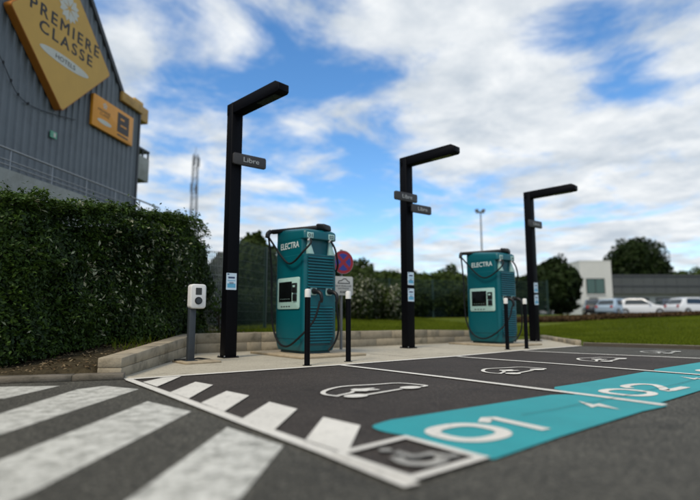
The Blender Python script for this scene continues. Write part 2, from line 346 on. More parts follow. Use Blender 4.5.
# ------------------------------------------------------------------ the ground
LOT = [(-60,-60),(13.0,-60),(12.95,1.0),(12.85,4.2),(12.2,6.5),(15.0,9.15),(12.5,9.3),(7.2,9.35),(4.0,9.75),(1.62,6.2),(-60,31.)]
def lot_dist(X, Y):
    d = np.full(X.shape, 1e9); inside = np.zeros(X.shape, bool)
    for i in range(len(LOT)):
        (x0,y0),(x1,y1) = LOT[i], LOT[(i+1)%len(LOT)]
        ex, ey = x1-x0, y1-y0; t = np.clip(((X-x0)*ex+(Y-y0)*ey)/(ex*ex+ey*ey), 0, 1)
        d = np.minimum(d, np.hypot(X-x0-t*ex, Y-y0-t*ey))
        c = ((y0 > Y) != (y1 > Y)); xi = (x1-x0)*(Y-y0)/((y1-y0) if y1 != y0 else 1e-9)+x0
        inside ^= (c & (X < xi))
    return np.where(inside, -d, d)
def sstep(a, b, x): t = np.clip((x-a)/(b-a), 0, 1); return t*t*(3-2*t)
def terrain(X, Y):
    X = np.asarray(X, float); Y = np.asarray(Y, float); d = lot_dist(X, Y)
    # level right behind the walls and kerbs
    wing = np.clip(((X-1.62)*.56+(Y-6.2)*.83)/4.2, 0, 1)
    e = .07+(.08+.17*wing)*sstep(.6, 2.2, X); e = np.where(X > 7, .31-.22*sstep(10.5, 13, X), e)
    e = np.where((X > 11.5) & (Y < 9), .06, e)
    z = e+(.80-e)*sstep(0, 15, np.maximum(d, 0)*1.0)
    z += .02*np.sin(X*.9+1)*np.cos(Y*.8)*sstep(0, 2, d)*(1-sstep(14, 20, d))
    return np.where(d > .19, z, -.06)
def axis(lo, hi, a, b, st):
    c = list(np.arange(a, b, st)); x = b; s = st
    while x < hi: c.append(x); s *= 1.18; x += s
    c.append(hi); x = a; s = st; pre = []
    while True:
        s *= 1.18; x -= s
        if x <= lo: break
        pre.append(x)
    return np.array(sorted(pre+[lo]+c))
gx = axis(-3000, 3000, -3, 30, .15); gy = axis(-3000, 3000, -2, 26, .15)
GX, GY = np.meshgrid(gx, gy); GZ = terrain(GX, GY)
nx, ny = len(gx), len(gy); me = bpy.data.meshes.new('ground')
me.vertices.add(nx*ny); me.vertices.foreach_set('co', np.stack([GX, GY, GZ], -1).ravel())
ii, jj = np.meshgrid(np.arange(nx-1), np.arange(ny-1)); q = (jj*nx+ii).ravel()
me.loops.add(4*len(q)); me.polygons.add(len(q)); me.loops.foreach_set('vertex_index', np.stack([q, q+1, q+nx+1, q+nx], 1).ravel().astype(np.int32))
me.polygons.foreach_set('loop_start', (np.arange(len(q))*4).astype(np.int32)); me.polygons.foreach_set('use_smooth', np.ones(len(q), bool))
at = me.attributes.new('soil', 'FLOAT', 'POINT')
soil = np.where(lot_dist(GX, GY) < 12, 1, 0)*(1-sstep(-1.0, .6, GX-.56*GY-.3*np.sin(GY*3)))
soil = np.maximum(soil, (lot_dist(GX, GY) < .12)*.7)
at.data.foreach_set('value', soil.ravel().astype(np.float32)); me.materials.append(M['grass_ground']); me.update(); me.validate()
tag(link('ground', me), kind='structure')
def sheet(name, pts, z, m, parent=None, th=0):
    me = MB().add([(p[0],p[1],z) for p in pts], [tuple(range(len(pts)))]).mesh(name, m); o = link(name, me, parent)
    return o
lot = tag(sheet('parking_lot', LOT, 0, 'old_asphalt'), kind='structure')
bay = tag(sheet('charging_bays', [(1.60,1.60),(2.1,1.64),(2.83,1.69),(4.04,1.75),(4.42,1.73),(4.54,1.83),(5.6,1.89),(7.0,2.0),(9.85,2.13),(9.55,6.24),(8,6.12),(1.64,6.0)], .004, 'new_asphalt'), kind='structure')
pav = tag(sheet('pavement', [(1.68,6.02),(4,5.99),(7,6.02),(9.2,6.24),(12.0,6.36),(12.25,6.55),(14.9,9.1),(12.5,9.25),(7.2,9.30),(4.0,9.70),(1.66,6.25)], .008, 'concrete'), kind='structure')
# pavement control joints
for x, y0, y1 in ((6.35,6.07,9.3),(8.75,6.2,9.2),(11.2,6.4,9.2)): sheet('joint', [(x,y0),(x+.012,y0),(x+.012,y1),(x,y1)], .012, 'crack', pav)

def ribbon(name, pts, w, z, m, parent, closed=False):
    P = [Vector((p[0],p[1])) for p in pts]; n = len(P); l_ = []; r_ = []
    for i in range(n):
        if closed: a, b = P[i-1], P[(i+1)%n]
        else: a, b = P[max(i-1,0)], P[min(i+1,n-1)]
        d = (b-a).normalized(); k = Vector((-d.y, d.x))
        ww = w if not isinstance(w, (list,tuple)) else w[i]
        l_.append(P[i]+k*ww/2); r_.append(P[i]-k*ww/2)
    vs = [(p.x,p.y,z) for p in r_]+[(p.x,p.y,z) for p in l_]
    fs = [(i,(i+1)%n,n+(i+1)%n,n+i) for i in range(n if closed else n-1)]
    return link(name, MB().add(vs, fs).mesh(name, m), parent)
def smooth(pts, sub=6, closed=False):
    P = [Vector((p[0],p[1])) for p in pts]; n = len(P); Q = []
    for i in range(n if closed else n-1):
        g = (lambda k: P[k%n]) if closed else (lambda k: P[min(max(k,0),n-1)])
        p0,p1,p2,p3 = g(i-1),g(i),g(i+1),g(i+2)
        for k in range(sub):
            t = k/sub; Q.append(.5*((2*p1)+(p2-p0)*t+(2*p0-5*p1+4*p2-p3)*t*t+(3*p1-p0-3*p2+p3)*t**3))
    if not closed: Q.append(P[-1])
    return Q
ZT, ZL = .010, .014
sheet('teal_panel', [(2.17,2.17)]+[(p.x,p.y) for p in smooth([(2.13,2.35),(2.14,2.46),(2.20,2.55),(2.40,2.61)],4)][::1]+[(4.05,2.57),(4.25,2.56),(4.38,2.50),(4.42,2.42),(4.42,1.70),(4.04,1.72),(2.83,1.66),(2.13,1.60)], ZT, 'teal_paint', bay)
sheet('teal_panel', [(4.54,1.80),(4.56,2.62),(4.62,2.75),(4.75,2.82),(5.4,2.82),(6.95,2.90),(7.0,1.98),(5.6,1.86)], ZT, 'teal_paint', bay)
sheet('teal_panel', [(7.12,1.98),(7.12,2.78),(7.2,2.90),(7.35,2.95),(9.0,2.98),(9.75,2.98),(9.8,2.10)], ZT, 'teal_paint', bay)
ribbon('teal_link', [(4.42,2.1),(4.54,2.1)], .7, ZT+.001, 'teal_paint', bay)
ribbon('bay_line', [(1.66,6.03),(2.63,6.01),(4.5,5.96),(7.1,6.03),(9.2,6.24),(11.8,6.36)], .10, ZL, 'white_paint', bay)
ribbon('bay_line', [(4.52,5.90),(4.53,3.9),(4.48,2.25),(4.43,1.72)], .095, ZL, 'white_paint', bay)
ribbon('bay_line', [(7.02,5.93),(7.10,3.97),(7.07,1.98)], .095, ZL, 'white_paint', bay)
ribbon('bay_line', [(9.25,6.12),(9.42,5.0),(9.85,3.2),(9.95,2.1)], .095, ZL, 'white_paint', bay)
ribbon('bay_line', [(1.685,5.97),(1.65,4.61),(1.60,3.05),(1.585,2.22),(1.55,1.56)], .085, ZL, 'white_paint', bay)
for s4 in ([(1.735,5.66),(2.05,5.945),(2.24,5.93),(1.73,5.20)], [(1.70,4.75),(2.17,5.34),(2.21,4.99),(1.69,4.29)], [(1.685,4.02),(2.13,4.51),(2.16,4.13),(1.66,3.55)],
           [(1.65,3.24),(2.13,3.73),(2.13,3.32),(1.635,2.80)], [(1.64,2.47),(2.10,2.95),(2.12,2.58),(1.64,2.10)]):
    sheet('hatch_stripe', s4[::-1], ZL, 'white_paint', bay)
# reserved-bay square with the pale wheelchair emblem
ribbon('emblem_box', [(1.60,2.12),(1.60,1.62),(2.10,1.64),(2.11,2.17)], .075, ZL+.004, 'white_paint', bay, True)
wc = [(p.x,p.y) for p in smooth([(1.78,1.90),(1.75,1.80),(1.82,1.72),(1.92,1.73),(1.97,1.80)],5)]
ribbon('wheelchair_wheel', wc, .065, ZL+.004, 'grey_paint', bay)
ribbon('wheelchair_figure', [(1.83,1.96),(1.84,1.84),(1.95,1.83),(1.99,1.73),(2.03,1.74)], .060, ZL+.008, 'grey_paint', bay)
sheet('wheelchair_head', ell(.035,.035,12,1.83,2.03), ZL+.004, 'grey_paint', bay)
# numbers, bolts and the car-with-plug symbols painted in the bays
def digit(ch, x, y, w=.42, h=.46, t=.085):
    if ch == '0': ribbon('number_zero', [(x+w/2+(w/2-t/2)*math.copysign(abs(math.cos(a))**.8, math.cos(a)), y+h/2+(h/2-t/2)*math.copysign(abs(math.sin(a))**.8, math.sin(a))) for a in [2*math.pi*i/28 for i in range(28)]], t, ZL, 'white_paint', bay, True)
    if ch == '1': ribbon('number_one', [(x,y+h*.78),(x+.13,y+h-.03),(x+.17,y+h*.92),(x+.12,y)], [t*.9,t,t*1.0,t], ZL, 'white_paint', bay)
    if ch == '2': ribbon('number_two', [(p.x,p.y) for p in smooth([(x+.02,y+h*.74),(x+.12,y+h*.95),(x+w*.72,y+h*.93),(x+w*.86,y+h*.66),(x+w*.55,y+h*.36),(x+.08,y+.06)],4)]+[(x+.16,y+.045),(x+w,y+.045)], t, ZL, 'white_paint', bay)
    if ch == '3': ribbon('number_three', [(p.x,p.y) for p in smooth([(x+.02,y+h*.85),(x+w*.5,y+h*.97),(x+w*.85,y+h*.75),(x+w*.45,y+h*.54),(x+w*.9,y+h*.28),(x+w*.5,y+.03),(x+.02,y+h*.14)],4)], t, ZL, 'white_paint', bay)
digit('0', 2.25, 1.82, .50, .46, .095); digit('1', 2.80, 1.80, .3, .47)
digit('0', 4.68, 1.98, .46); digit('2', 5.20, 1.98, .52)
digit('0', 7.45, 2.12, .46); digit('3', 7.98, 2.12, .46)
for bx, by in ((3.98,2.04),(6.55,2.22)):
    sheet('bolt_symbol', [(bx+dx,by+dy) for dx,dy in ((.12,.20),(-.10,-.03),(0.0,-.02),(-.02,-.20),(.13,.03),(.04,.03))][::-1], ZL, 'white_paint', bay)
def ev_symbol(dx, dy, kx=1, ky=1, m='white_paint'):
    T = lambda pts: [(2.71+(x-2.71)*kx+dx, 3.8+(y-3.8)*ky+dy) for x, y in pts]
    ribbon('car_outline', T([(p.x,p.y) for p in smooth([(2.74,3.62),(2.71,3.78),(2.80,3.93),(3.00,4.06),(3.20,4.10),(3.50,4.02),(3.72,3.98),(3.80,3.88),(3.84,3.66),(3.74,3.62)],4)]), .045, ZL, m, bay)
    ribbon('car_sill', T([(3.47,3.62),(2.98,3.545)]), .045, ZL, m, bay)
    for wx, wy in ((2.86,3.54),(3.60,3.63)): sheet('car_wheel', T(ell(.115,.085,16,wx,wy)), ZL+.003, m, bay)
    ribbon('plug_cable', T([(2.76,3.66),(2.95,3.72),(3.04,3.79)]), .04, ZL, m, bay)
    sheet('plug', T([(3.02,3.76),(3.05,3.86),(3.12,3.89),(3.17,3.85),(3.30,3.83),(3.30,3.79),(3.19,3.78),(3.28,3.73),(3.27,3.69),(3.15,3.71),(3.10,3.69)])[::-1], ZL+.003, m, bay)
ev_symbol(0, 0); ev_symbol(2.60, .22, .88); ev_symbol(5.20, .36, .88)
ev_symbol(7.86, .50, .85, 1, 'worn_paint')
ribbon('crack', [(3.20,2.155),(3.6,2.13),(3.9,2.135),(4.21,2.115),(4.5,2.12),(4.91,2.115),(5.4,2.145),(5.9,2.15),(6.58,2.20),(7.4,2.3),(8.4,2.35)], .006, ZL+.006, 'crack', bay)
# zebra crossing on the old asphalt
for st in ([(-.25,6.30),(-.25,5.72),(.50,5.30),(1.02,5.93),(.55,6.22)], [(1.10,5.55),(1.37,5.66),(1.56,5.20),(.35,3.72),(-.5,2.7),(-.5,3.4),(.41,4.51)], [(.29,3.06),(1.40,4.42),(1.50,3.75),(.29,2.37),(-.4,1.6),(-.4,2.25)], [(.60,2.10),(1.47,3.09),(1.50,2.47),(.94,1.86),(.2,1.0),(.0,1.45)]):
    sheet('crosswalk_stripe', st[::-1], .004, 'worn_paint', lot)

# ------------------------------------------------------------------ low walls and kerbs
def block_wall(root, pts, th, step, courses, matn, name='block', cap=True):
    """pts: (x, y, height); blocks sit on the left-hand side of the travelled line (outside the lot)"""
    core = MB()
    for a, b in zip(pts[:-1], pts[1:]):
        A = Vector((a[0],a[1],0)); B = Vector((b[0],b[1],0)); d = B-A; Ln = d.length; d /= Ln; k = Vector((-d.y, d.x, 0))
        A_, B_ = A, B; A = A+d*.02; B = B-d*.02
        core.hexa([A+k*.012, B+k*.012, B+k*(th-.012), A+k*(th-.012)], [A+k*.012+Vector((0,0,a[2]-.012)), B+k*.012+Vector((0,0,b[2]-.012)), B+k*(th-.012)+Vector((0,0,b[2]-.012)), A+k*(th-.012)+Vector((0,0,a[2]-.012))])
        A, B = A_, B_
        for c in range(courses):
            x = 0; first = (c%2 == 1)
            while x < Ln-.02:
                w = step*(.5 if first else 1)*random.uniform(.92,1.08); first = False; x1 = min(Ln, x+w)
                if Ln-x1 < step*.25: x1 = Ln
                g = .002; hz = lambda s: (a[2]+(b[2]-a[2])*s/Ln)
                f0, f1 = c/courses, (c+1)/courses; j = random.uniform(-.0025,.0025)
                q = []
                for s, kk in ((x+g, j), (x1-g, j), (x1-g, th), (x+g, th)): q.append((A+d*s+k*kk, hz(s)))
                lo = [p+Vector((0,0,h*f0+(.0015 if c else 0))) for p, h in q]; hi = [p+Vector((0,0,h*f1-.0015)) for p, h in q]
                MB().hexa(lo, hi).build(name, matn, root, bevel=.006, seg=1); x = x1
    core.build('mortar', 'mortar', root)
wl = tag(thing('retaining_wall', 'low stone block wall stepping up from the hatched corner and running behind the chargers', 'wall'), None)
block_wall(wl, [(1.68,6.28,.225),(2.5,7.5,.28),(3.86,9.52,.37),(5.2,9.47,.37),(7.2,9.30,.36),(9.8,9.25,.355),(12.4,9.22,.30)], .26, .95, 2, 'wall_stone')
kb = thing('stone_kerb', 'flush stone kerb edging the right end of the pale pavement below the grass', 'kerb')
block_wall(kb, [(15.0,9.15,.12),(13.6,7.75,.11),(12.25,6.52,.13)][::-1], .14, .9, 1, 'wall_stone', 'kerbstone')
kb2 = thing('stone_kerb', 'mossy kerb below the hedge where the zebra crossing ends', 'kerb')
block_wall(kb2, [(1.66,6.10,.065),(.3,6.62,.065),(-4,8.25,.065)][::-1], .20, 1.0, 1, 'kerb_stone', 'kerbstone')
kb3 = thing('stone_kerb', 'dark kerb between the far end of the parking bays and the grass', 'kerb')
block_wall(kb3, [(12.9,-4,.08),(12.88,4.3,.08),(12.28,6.46,.08)][::-1], -.16, 1.0, 1, 'kerb_stone', 'kerbstone')

# ------------------------------------------------------------------ lamp posts
def lamp_post(x, y, H, label, signs, posters, arm=1.36, base=.13):
    t = thing('street_lamp', label, 'street lamp', (x,y,0), 0, 'black lamp posts beside the chargers')
    a = .105
    MB().box(-a,a,-a,a,.025,H).build('pole', 'black_steel', t, bevel=.012)
    bp = MB().box(-.135,.135,-.135,.135,0.008,.03).build('base_plate', 'black_steel', t, bevel=.004)
    for sx_ in (-1,1):
        for sy_ in (-1,1): MB().cyl((sx_*.118,sy_*.118,.03),(sx_*.118,sy_*.118,.05),.012,n=6).build('bolt', 'galv', bp)
    th = R(8); dx, dy = math.sin(th), -math.cos(th); k = (-dy, dx)
    def P(s, o, z): return (dx*s+k[0]*o, dy*s+k[1]*o, z)
    ar = MB(); w = .105
    prof = [(-.10,H-.0),(arm-.10,H+.02),(arm,H-.035),(arm,H-.15),(arm-.03,H-.18),(.10,H-.20),(-.10,H-.20)]
    n = len(prof); vs = [P(s,-w,z) for s,z in prof]+[P(s,w,z) for s,z in prof]
    ar.add(vs, [tuple(range(n)), tuple(range(2*n-1,n-1,-1))]+[(i,n+i,n+(i+1)%n,(i+1)%n) for i in range(n)])
    ao = ar.build('arm', 'black_steel', t, bevel=.008)
    lp = MB(); lp.hexa([P(arm-.62,-.07,H-.2),P(arm-.14,-.07,H-.195),P(arm-.14,.07,H-.195),P(arm-.62,.07,H-.2)],[P(arm-.62,-.07,H-.17),P(arm-.14,-.07,H-.17),P(arm-.14,.07,H-.17),P(arm-.62,.07,H-.17)]).build('lamp_lens', 'lamp_lens', ao)
    for z_ in (H-.32, H-.62):
        MB().cyl((a, .03, z_), (a+.012, .03, z_), .016, n=8).build('bolt', 'galv', t)
    for (x0, x1, zc, hh, tw) in signs:
        F = frame(((x0+x1)/2, -a-.07, zc), (1,0,0), (0,0,1))
        s = poly_plate('status_sign', 'sign_dark', t, F, rrect(x1-x0, hh, .035), .045, bevel=.004)
        text('lettering', 'Libre', 'sign_text', s, F, w=tw, h=.085, z=.046, cx=.04*(x1-x0), cy=.005)
        MB().box(-.05,.05,-a-.07,-a,zc-.04,zc+.04).build('bracket', 'black_steel', s)
    for (px, pz) in posters:
        F = frame((px, -a-.001, pz), (1,0,0), (0,0,1))
        s = plate('notice', 'poster', t, F, .185, .28, .004)
        plate('printed_band', 'poster_ink', s, F, .12, .03, .001, cy=.065, z=.0045)
        plate('printed_band', 'poster_blue', s, F, .14, .012, .001, cy=.015, z=.0045)
        plate('printed_band', 'poster_blue', s, F, .15, .07, .001, cy=-.07, z=.0045)
        plate('printed_logo', 'poster_ink', s, F, .035, .02, .001, cx=-.06, cy=.12, z=.0045)
        for q in range(3): plate('text_line', 'poster_ink', s, F, .08, .005, .001, cy=-.015-.012*q, z=.0045)
    return t
lamp_post(3.89, 8.22, 4.42, 'black square lamp post nearest the hedge, its single Libre sign pointing right', [(-.11,.52,3.385,.20,.30)], [(-.03,1.275)])
lamp_post(8.15, 8.26, 4.28, 'black square lamp post between the two chargers, with two Libre signs and two notices', [(-.55,.13,3.31,.19,.30),(-.04,.58,3.09,.19,.30)], [(-.005,1.52),(-.005,1.16)])
lamp_post(13.22, 8.38, 4.27, 'black square lamp post beyond the second charger, farthest along the pavement', [(-.36,.28,3.30,.20,.28)], [(-.005,1.50),(-.005,1.16)])

# ------------------------------------------------------------------ chargers
def charger(x, y, label, nums, rz=0):
    t = thing('charging_station', label, 'charging station', (x,y,0), rz, 'teal fast charging stations')
    Wd, Ln = .71, .98
    slab = MB().box(-.30,1.05,-.42,1.35,.008,.05).build('base_slab', 'slab', t, bevel=.01)
    def sec(i, z, zb=None, r=.07, y0=0.):
        pts = rrect(Wd-2*i, Ln-y0-2*i, r, 4, Wd/2, y0+(Ln-y0)/2)
        return [(p[0], p[1], z+((zb-z)*(p[1]/Ln) if zb else 0)) for p in pts]
    MB().loft([sec(.07,.05),sec(.07,.10)]).build('plinth', 'teal_dark', t, True)
    MB().loft([sec(.06,.085,r=.06),sec(.035,.10),sec(.016,.17),sec(0,.32),sec(0,1.775),sec(.004,1.78)]).build('body', 'teal_body', t, True)
    MB().loft([sec(.004,1.78,y0=.09,r=.05),sec(.004,2.06,y0=.09,r=.05)]).build('recess', 'teal_body', t, True)
    MB().loft([sec(.008,2.055),sec(0,2.065),sec(0,2.17,2.24),sec(.012,2.20,2.29),sec(.05,2.225,2.315)]).build('hood', 'teal_body', t, True)
    # seam on the near corner, service door outline on the screen side
    FX = frame((-.0005, Ln/2, 0), (0,-1,0), (0,0,1)); FY = frame((Wd/2, -.0005, 0), (1,0,0), (0,0,1))
    for (cx_, cz, w, h) in ((.405,1.0,.006,1.56),(-.405,1.0,.006,1.56),(0,.30,.81,.006)): plate('door_seam', 'teal_dark', t, FX, w, h, .001, cx=cx_, cy=cz)
    # screen panel
    sp = poly_plate('screen_panel', 'pale_teal', t, FX, rrect(.74,.56,.04,4,.0,1.10), .02, bevel=.005)
    scr = plate('screen', 'screen', sp, FX, .44, .36, .006, cx=-.09, cy=1.13, z=.02, bevel=.002)
    pl = plate('card_reader', 'black_plastic', sp, FX, .13, .17, .03, cx=.24, cy=1.19, z=.02, bevel=.004)
    plate('reader_display', 'pale_teal', pl, FX, .07, .035, .002, cx=.24, cy=1.22, z=.05)
    plate('reader_keys', 'black_plastic', sp, FX, .12, .12, .022, cx=.24, cy=1.02, z=.02, bevel=.004)
    for q in range(5): plate('button', 'pale_teal', scr, FX, .02, .008, .001, cx=-.23+.07*q, cy=1.0, z=.027)
    for q in range(4): plate('printed_mark', 'sign_dark', sp, FX, .055, .022, .001, cx=-.21+.085*q, cy=.865, z=.0205)
    text('lettering', 'ELECTRA', 'white_text', t, FX, w=.62, h=.115, z=.001, cx=.01, cy=1.965, bold=.01)
    # louvres
    for k in range(11):
        z = 1.725-.052*k
        b = MB(); b.add([(.07,-.004,z-.020),(Wd-.10,-.004,z-.020),(Wd-.10,-.030,z-.010),(.07,-.030,z-.010),(.07,-.022,z+.012),(Wd-.10,-.022,z+.012),(Wd-.10,-.002,z+.020),(.07,-.002,z+.020)],
            [(0,1,2,3),(3,2,5,4),(4,5,6,7),(0,3,4,7),(1,6,5,2),(0,7,6,1)]).build('louvre', 'teal_body', t)
    for k in range(13):
        z = .845-.050*k; s = 0 if k < 11 else .03*(k-10)
        b = MB(); b.add([(.07+s,-.004,z-.020),(Wd-.10-s,-.004,z-.020),(Wd-.10-s,-.026,z-.010),(.07+s,-.026,z-.010),(.07+s,-.018,z+.010),(Wd-.10-s,-.018,z+.010),(Wd-.10-s,-.002,z+.018),(.07+s,-.002,z+.018)],
            [(0,1,2,3),(3,2,5,4),(4,5,6,7),(0,3,4,7),(1,6,5,2),(0,7,6,1)]).build('louvre', 'teal_body', t)
    for zc, hh in ((1.462,.60),(.535,.68)): plate('louvre_shade', 'teal_dark', t, FY, .56, hh, .0015, cy=zc)  # flat dark plates: shade between the slats put into their colour
    # number labels on the hood, cable holders below
    for cxn, num in zip((-.235,.225), nums):
        s = plate('number_label', 'pale_teal', t, FY, .135, .10, .006, cx=cxn, cy=2.115, bevel=.002)
        text('lettering', num, 'sign_dark', s, FY, w=.09, h=.06, z=.0065, cx=cxn, cy=2.115, bold=.01)
        x0 = Wd/2+cxn
        MB().hexa([(x0-.03,.0,1.785),(x0+.09,.0,1.785),(x0+.09,.088,1.785),(x0-.03,.088,1.785)],[(x0-.01,.06,2.05),(x0+.025,.06,2.05),(x0+.025,.088,2.05),(x0-.01,.088,2.05)]).build('cable_guide', 'pale_teal', t, bevel=.004)
        MB().cyl((x0-.02,.02,2.02),(x0-.02,.02,2.066),.026,n=12).build('cable_gland', 'white_plastic', t, True)
    # connectors in their holsters on the narrow face
    for cxn in (-.16,.17):
        x0 = Wd/2+cxn
        hs_ = poly_plate('holster', 'pale_teal', t, FY, rrect(.135,.16,.03,3,cxn,1.14), .012, bevel=.003)
        MB().cyl((x0,-.010,1.13),(x0,-.075,1.115),.052,.045,n=16).build('socket', 'black_plastic', hs_, True)
        c = MB(); c.tube([(x0,-.07,1.115),(x0,-.15,1.11),(x0+.01,-.215,1.07),(x0+.015,-.235,.99),(x0+.015,-.22,.93)], lambda q: .043-.018*q, n=12)
        c.build('connector', 'black_plastic', t, True)
    # overhead cable arm and the hanging cables
    ar = MB(); ar.hexa([(-.13,.99,2.245),(-.02,1.09,2.245),(.62,.16,2.262),(.44,.05,2.262)],[(-.12,.98,2.315),(-.01,1.07,2.315),(.62,.16,2.355),(.44,.05,2.345)])
    ao = ar.build('cable_arm', 'black_plastic', t, bevel=.02)
    MB().hexa([(.40,-.03,2.235),(.66,.09,2.235),(.62,.30,2.27),(.36,.20,2.27)],[(.41,-.02,2.35),(.65,.10,2.35),(.60,.29,2.38),(.37,.20,2.38)]).build('arm_head', 'black_plastic', ao, bevel=.03)
    MB().tube([(-.10,1.02,2.28),(-.16,1.0,2.24),(-.18,.99,2.16)], .045, n=8).build('arm_end', 'black_plastic', ao, True)
    for nm, pts, rr in (('cable', [(.105,-.03,2.04),(.06,-.10,1.95),(-.06,-.05,1.80),(-.075,.18,1.66),(-.07,.40,1.63),(-.075,.62,1.76),(-.12,.82,1.98),(-.17,.98,2.18)], .018),
                    ('cable', [(-.16,.99,2.18),(-.11,1.0,1.9),(-.07,1.0,1.5),(-.06,1.0,.9),(-.06,.93,.50),(-.07,.72,.24),(-.08,.40,.17),(-.06,.05,.33),(.10,-.16,.62),(.185,-.22,.95)], .018),
                    ('cable', [(.55,-.02,2.04),(.60,-.07,1.92),(.64,-.09,1.74),(.69,-.05,1.60),(.70,.02,1.50)], .018),
                    ('cable', [(.525,-.22,.95),(.56,-.21,.80),(.62,-.17,.55),(.635,-.13,.38),(.60,-.09,.24),(.55,-.06,.16),(.50,-.04,.10)], .018)):
        MB().tube(pts, rr, n=8).build(nm, 'rubber', t, True)
    return t
charger(4.95, 7.55, 'teal charging station nearest the hedge, right beside the round no-stopping sign', ('01','02'))
charger(10.46, 7.52, 'teal charging station farther away, between the second and third lamp posts', ('03','04'))

# ------------------------------------------------------------------ bollards
def bollard(x, y, label):
    t = thing('bollard', label, 'bollard', (x,y,0.008), 0, 'slim black bollards in front of the chargers')
    MB().loft([[(r*math.cos(a), r*math.sin(a), z) for a in [2*math.pi*i/20 for i in range(20)]] for r,z in ((.040,0),(.040,.95))]).build('post', 'black_steel', t, True)
    MB().loft([[(r*math.cos(a), r*math.sin(a), z) for a in [2*math.pi*i/20 for i in range(20)]] for r,z in ((.040,.95),(.044,.952),(.044,1.05),(.036,1.068),(.015,1.072))]).build('white_cap', 'white_plastic', t, True)
    MB().cyl((0,0,-.001),(0,0,.006),.065,n=20).build('foot_ring', 'black_steel', t, True)
    return t
b0 = bollard(4.13, 6.20, 'slim black bollard with white cap standing before the near charger, left of its pair')
for x, y, lb in ((4.99,6.36,'slim black bollard with white cap in front of the no-stopping sign post'),
                 (9.42,6.62,'slim black bollard with white cap overlapping the farther charger'),
                 (10.02,6.56,'slim black bollard with white cap just left of the farthest lamp post')):
    c = copy_tree(b0); c.location = (x,y,.008); c['label'] = lb

# ------------------------------------------------------------------ no-stopping sign
sg = thing('road_sign', 'round red and blue no-stopping sign with white plate on grey post beside the near charger', 'road sign', (6.69,8.75,.008), R(-9))
MB().cyl((0,.03,0),(0,.03,2.10),.030,n=16).build('post', 'grey_pole', sg, True)
F = frame((0.02,-.01,1.83), (1,0,0), (0,0,1))
dsc = poly_plate('disc', 'red', sg, F, ell(.245,.245,40), .012)
poly_plate('rim', 'plate', dsc, F, ell(.252,.252,40), .010, z=-.001)
ins = poly_plate('blue_field', 'blue', dsc, F, ell(.182,.182,36), .002, z=.012)
for a in (45,-45):
    Fa = F @ Matrix.Rotation(R(a), 4, 'Z'); plate('red_bar', 'red', dsc, Fa,   .375, .070, .002 if a > 0 else .0025, z=.014)
F2 = frame((0.03,-.01,1.325), (1,0,0), (0,0,1))
pp = poly_plate('text_plate', 'plate', sg, F2, rrect(.46,.40,.03), .008, bevel=.002)
cp = [(-.13,.055),(-.11,.10),(-.04,.115),(0,.15),(.06,.15),(.10,.105),(.14,.09),(.145,.055)]
b = MB()
for i in range(len(cp)):
    p, q = Vector(cp[i]), Vector(cp[(i+1)%len(cp)]); d = (q-p).normalized(); k = Vector((-d.y,d.x))*.009; p = p-d*.008; q = q+d*.008
    b.add([F2@Vector((v.x,v.y,.0085+.0002*i)) for v in (p-k,q-k,q+k,p+k)], [(0,1,2,3)])
b.build('car_symbol', 'ink', pp)
text('lettering', 'SAUF VEHICULES', 'ink', pp, F2, w=.38, h=.032, z=.0085, cy=-.0)
text('lettering', 'ELECTRIQUES', 'ink', pp, F2, w=.26, h=.032, z=.0085, cy=-.055)
text('lettering', 'EN CHARGE', 'ink', pp, F2, w=.16, h=.045, z=.0085, cy=-.13, bold=.02)

# ------------------------------------------------------------------ wall box on its pedestal
wb = thing('wall_charger', 'small white charging box with dark display and round socket on a grey pedestal', 'charging box', (3.02,7.66,.008))
MB().prism([(p[0],p[1]) for p in rrect(.56,.60,.05,3,.10,.0)], 0, .028).build('base_slab', 'slab', wb, bevel=.006)
MB().box(-.05,.05,-.04,.05,.02,.82).build('pedestal', 'dark_grey', wb, bevel=.008)
MB().box(-.085,.085,-.075,.085,.028,.036).build('foot_plate', 'dark_grey', wb, bevel=.002)
Fb = frame((.045,-.055,.98), (1,0,0), (0,0,1))
hb = MB().loft([[tuple(Fb@Vector((p[0],p[1],z))) for p in rrect(.245-2*i,.365-2*i,.05,5)] for i,z in ((.012,-.07),(0,-.055),(0,.05),(.006,.06),(.018,.066))]).build('housing', 'white_plastic', wb, True)
poly_plate('display', 'screen', hb, Fb, rrect(.095,.105,.008,2,.0,.075), .003, z=.0655)
MB().cyl(Fb@Vector((0,-.065,.060)), Fb@Vector((0,-.065,.078)), .058, .055, n=24).build('socket', 'black_plastic', hb, True)
MB().cyl(Fb@Vector((0,-.065,.078)), Fb@Vector((0,-.065,.081)), .040, n=24).build('socket_lid', 'dark_grey', hb, True)
MB().tube([(.05,.02,.045),(.16,.10,.05),(.30,.16,.03),(.42,.26,.012)], .012, n=6).build('conduit', 'rubber', wb, True)
MB().tube([(-.06,.04,.045),(-.18,.12,.04),(-.12,.26,.035),(.02,.22,.035)], .010, n=6).build('conduit', 'rubber', wb, True)

# ------------------------------------------------------------------ foliage
def polyline_pts(P, n, rng):
    P = np.array(P, float); seg = np.diff(P, axis=0); ln = np.hypot(seg[:,0], seg[:,1]); cum = np.r_[0, np.cumsum(ln)]
    s = rng.random(n)*cum[-1]; i = np.clip(np.searchsorted(cum, s)-1, 0, len(seg)-1); t = (s-cum[i])/ln[i]
    p = P[i]+seg[i]*t[:,None]; nn = np.stack([seg[i][:,1], -seg[i][:,0]], 1)/ln[i][:,None]; return p, nn
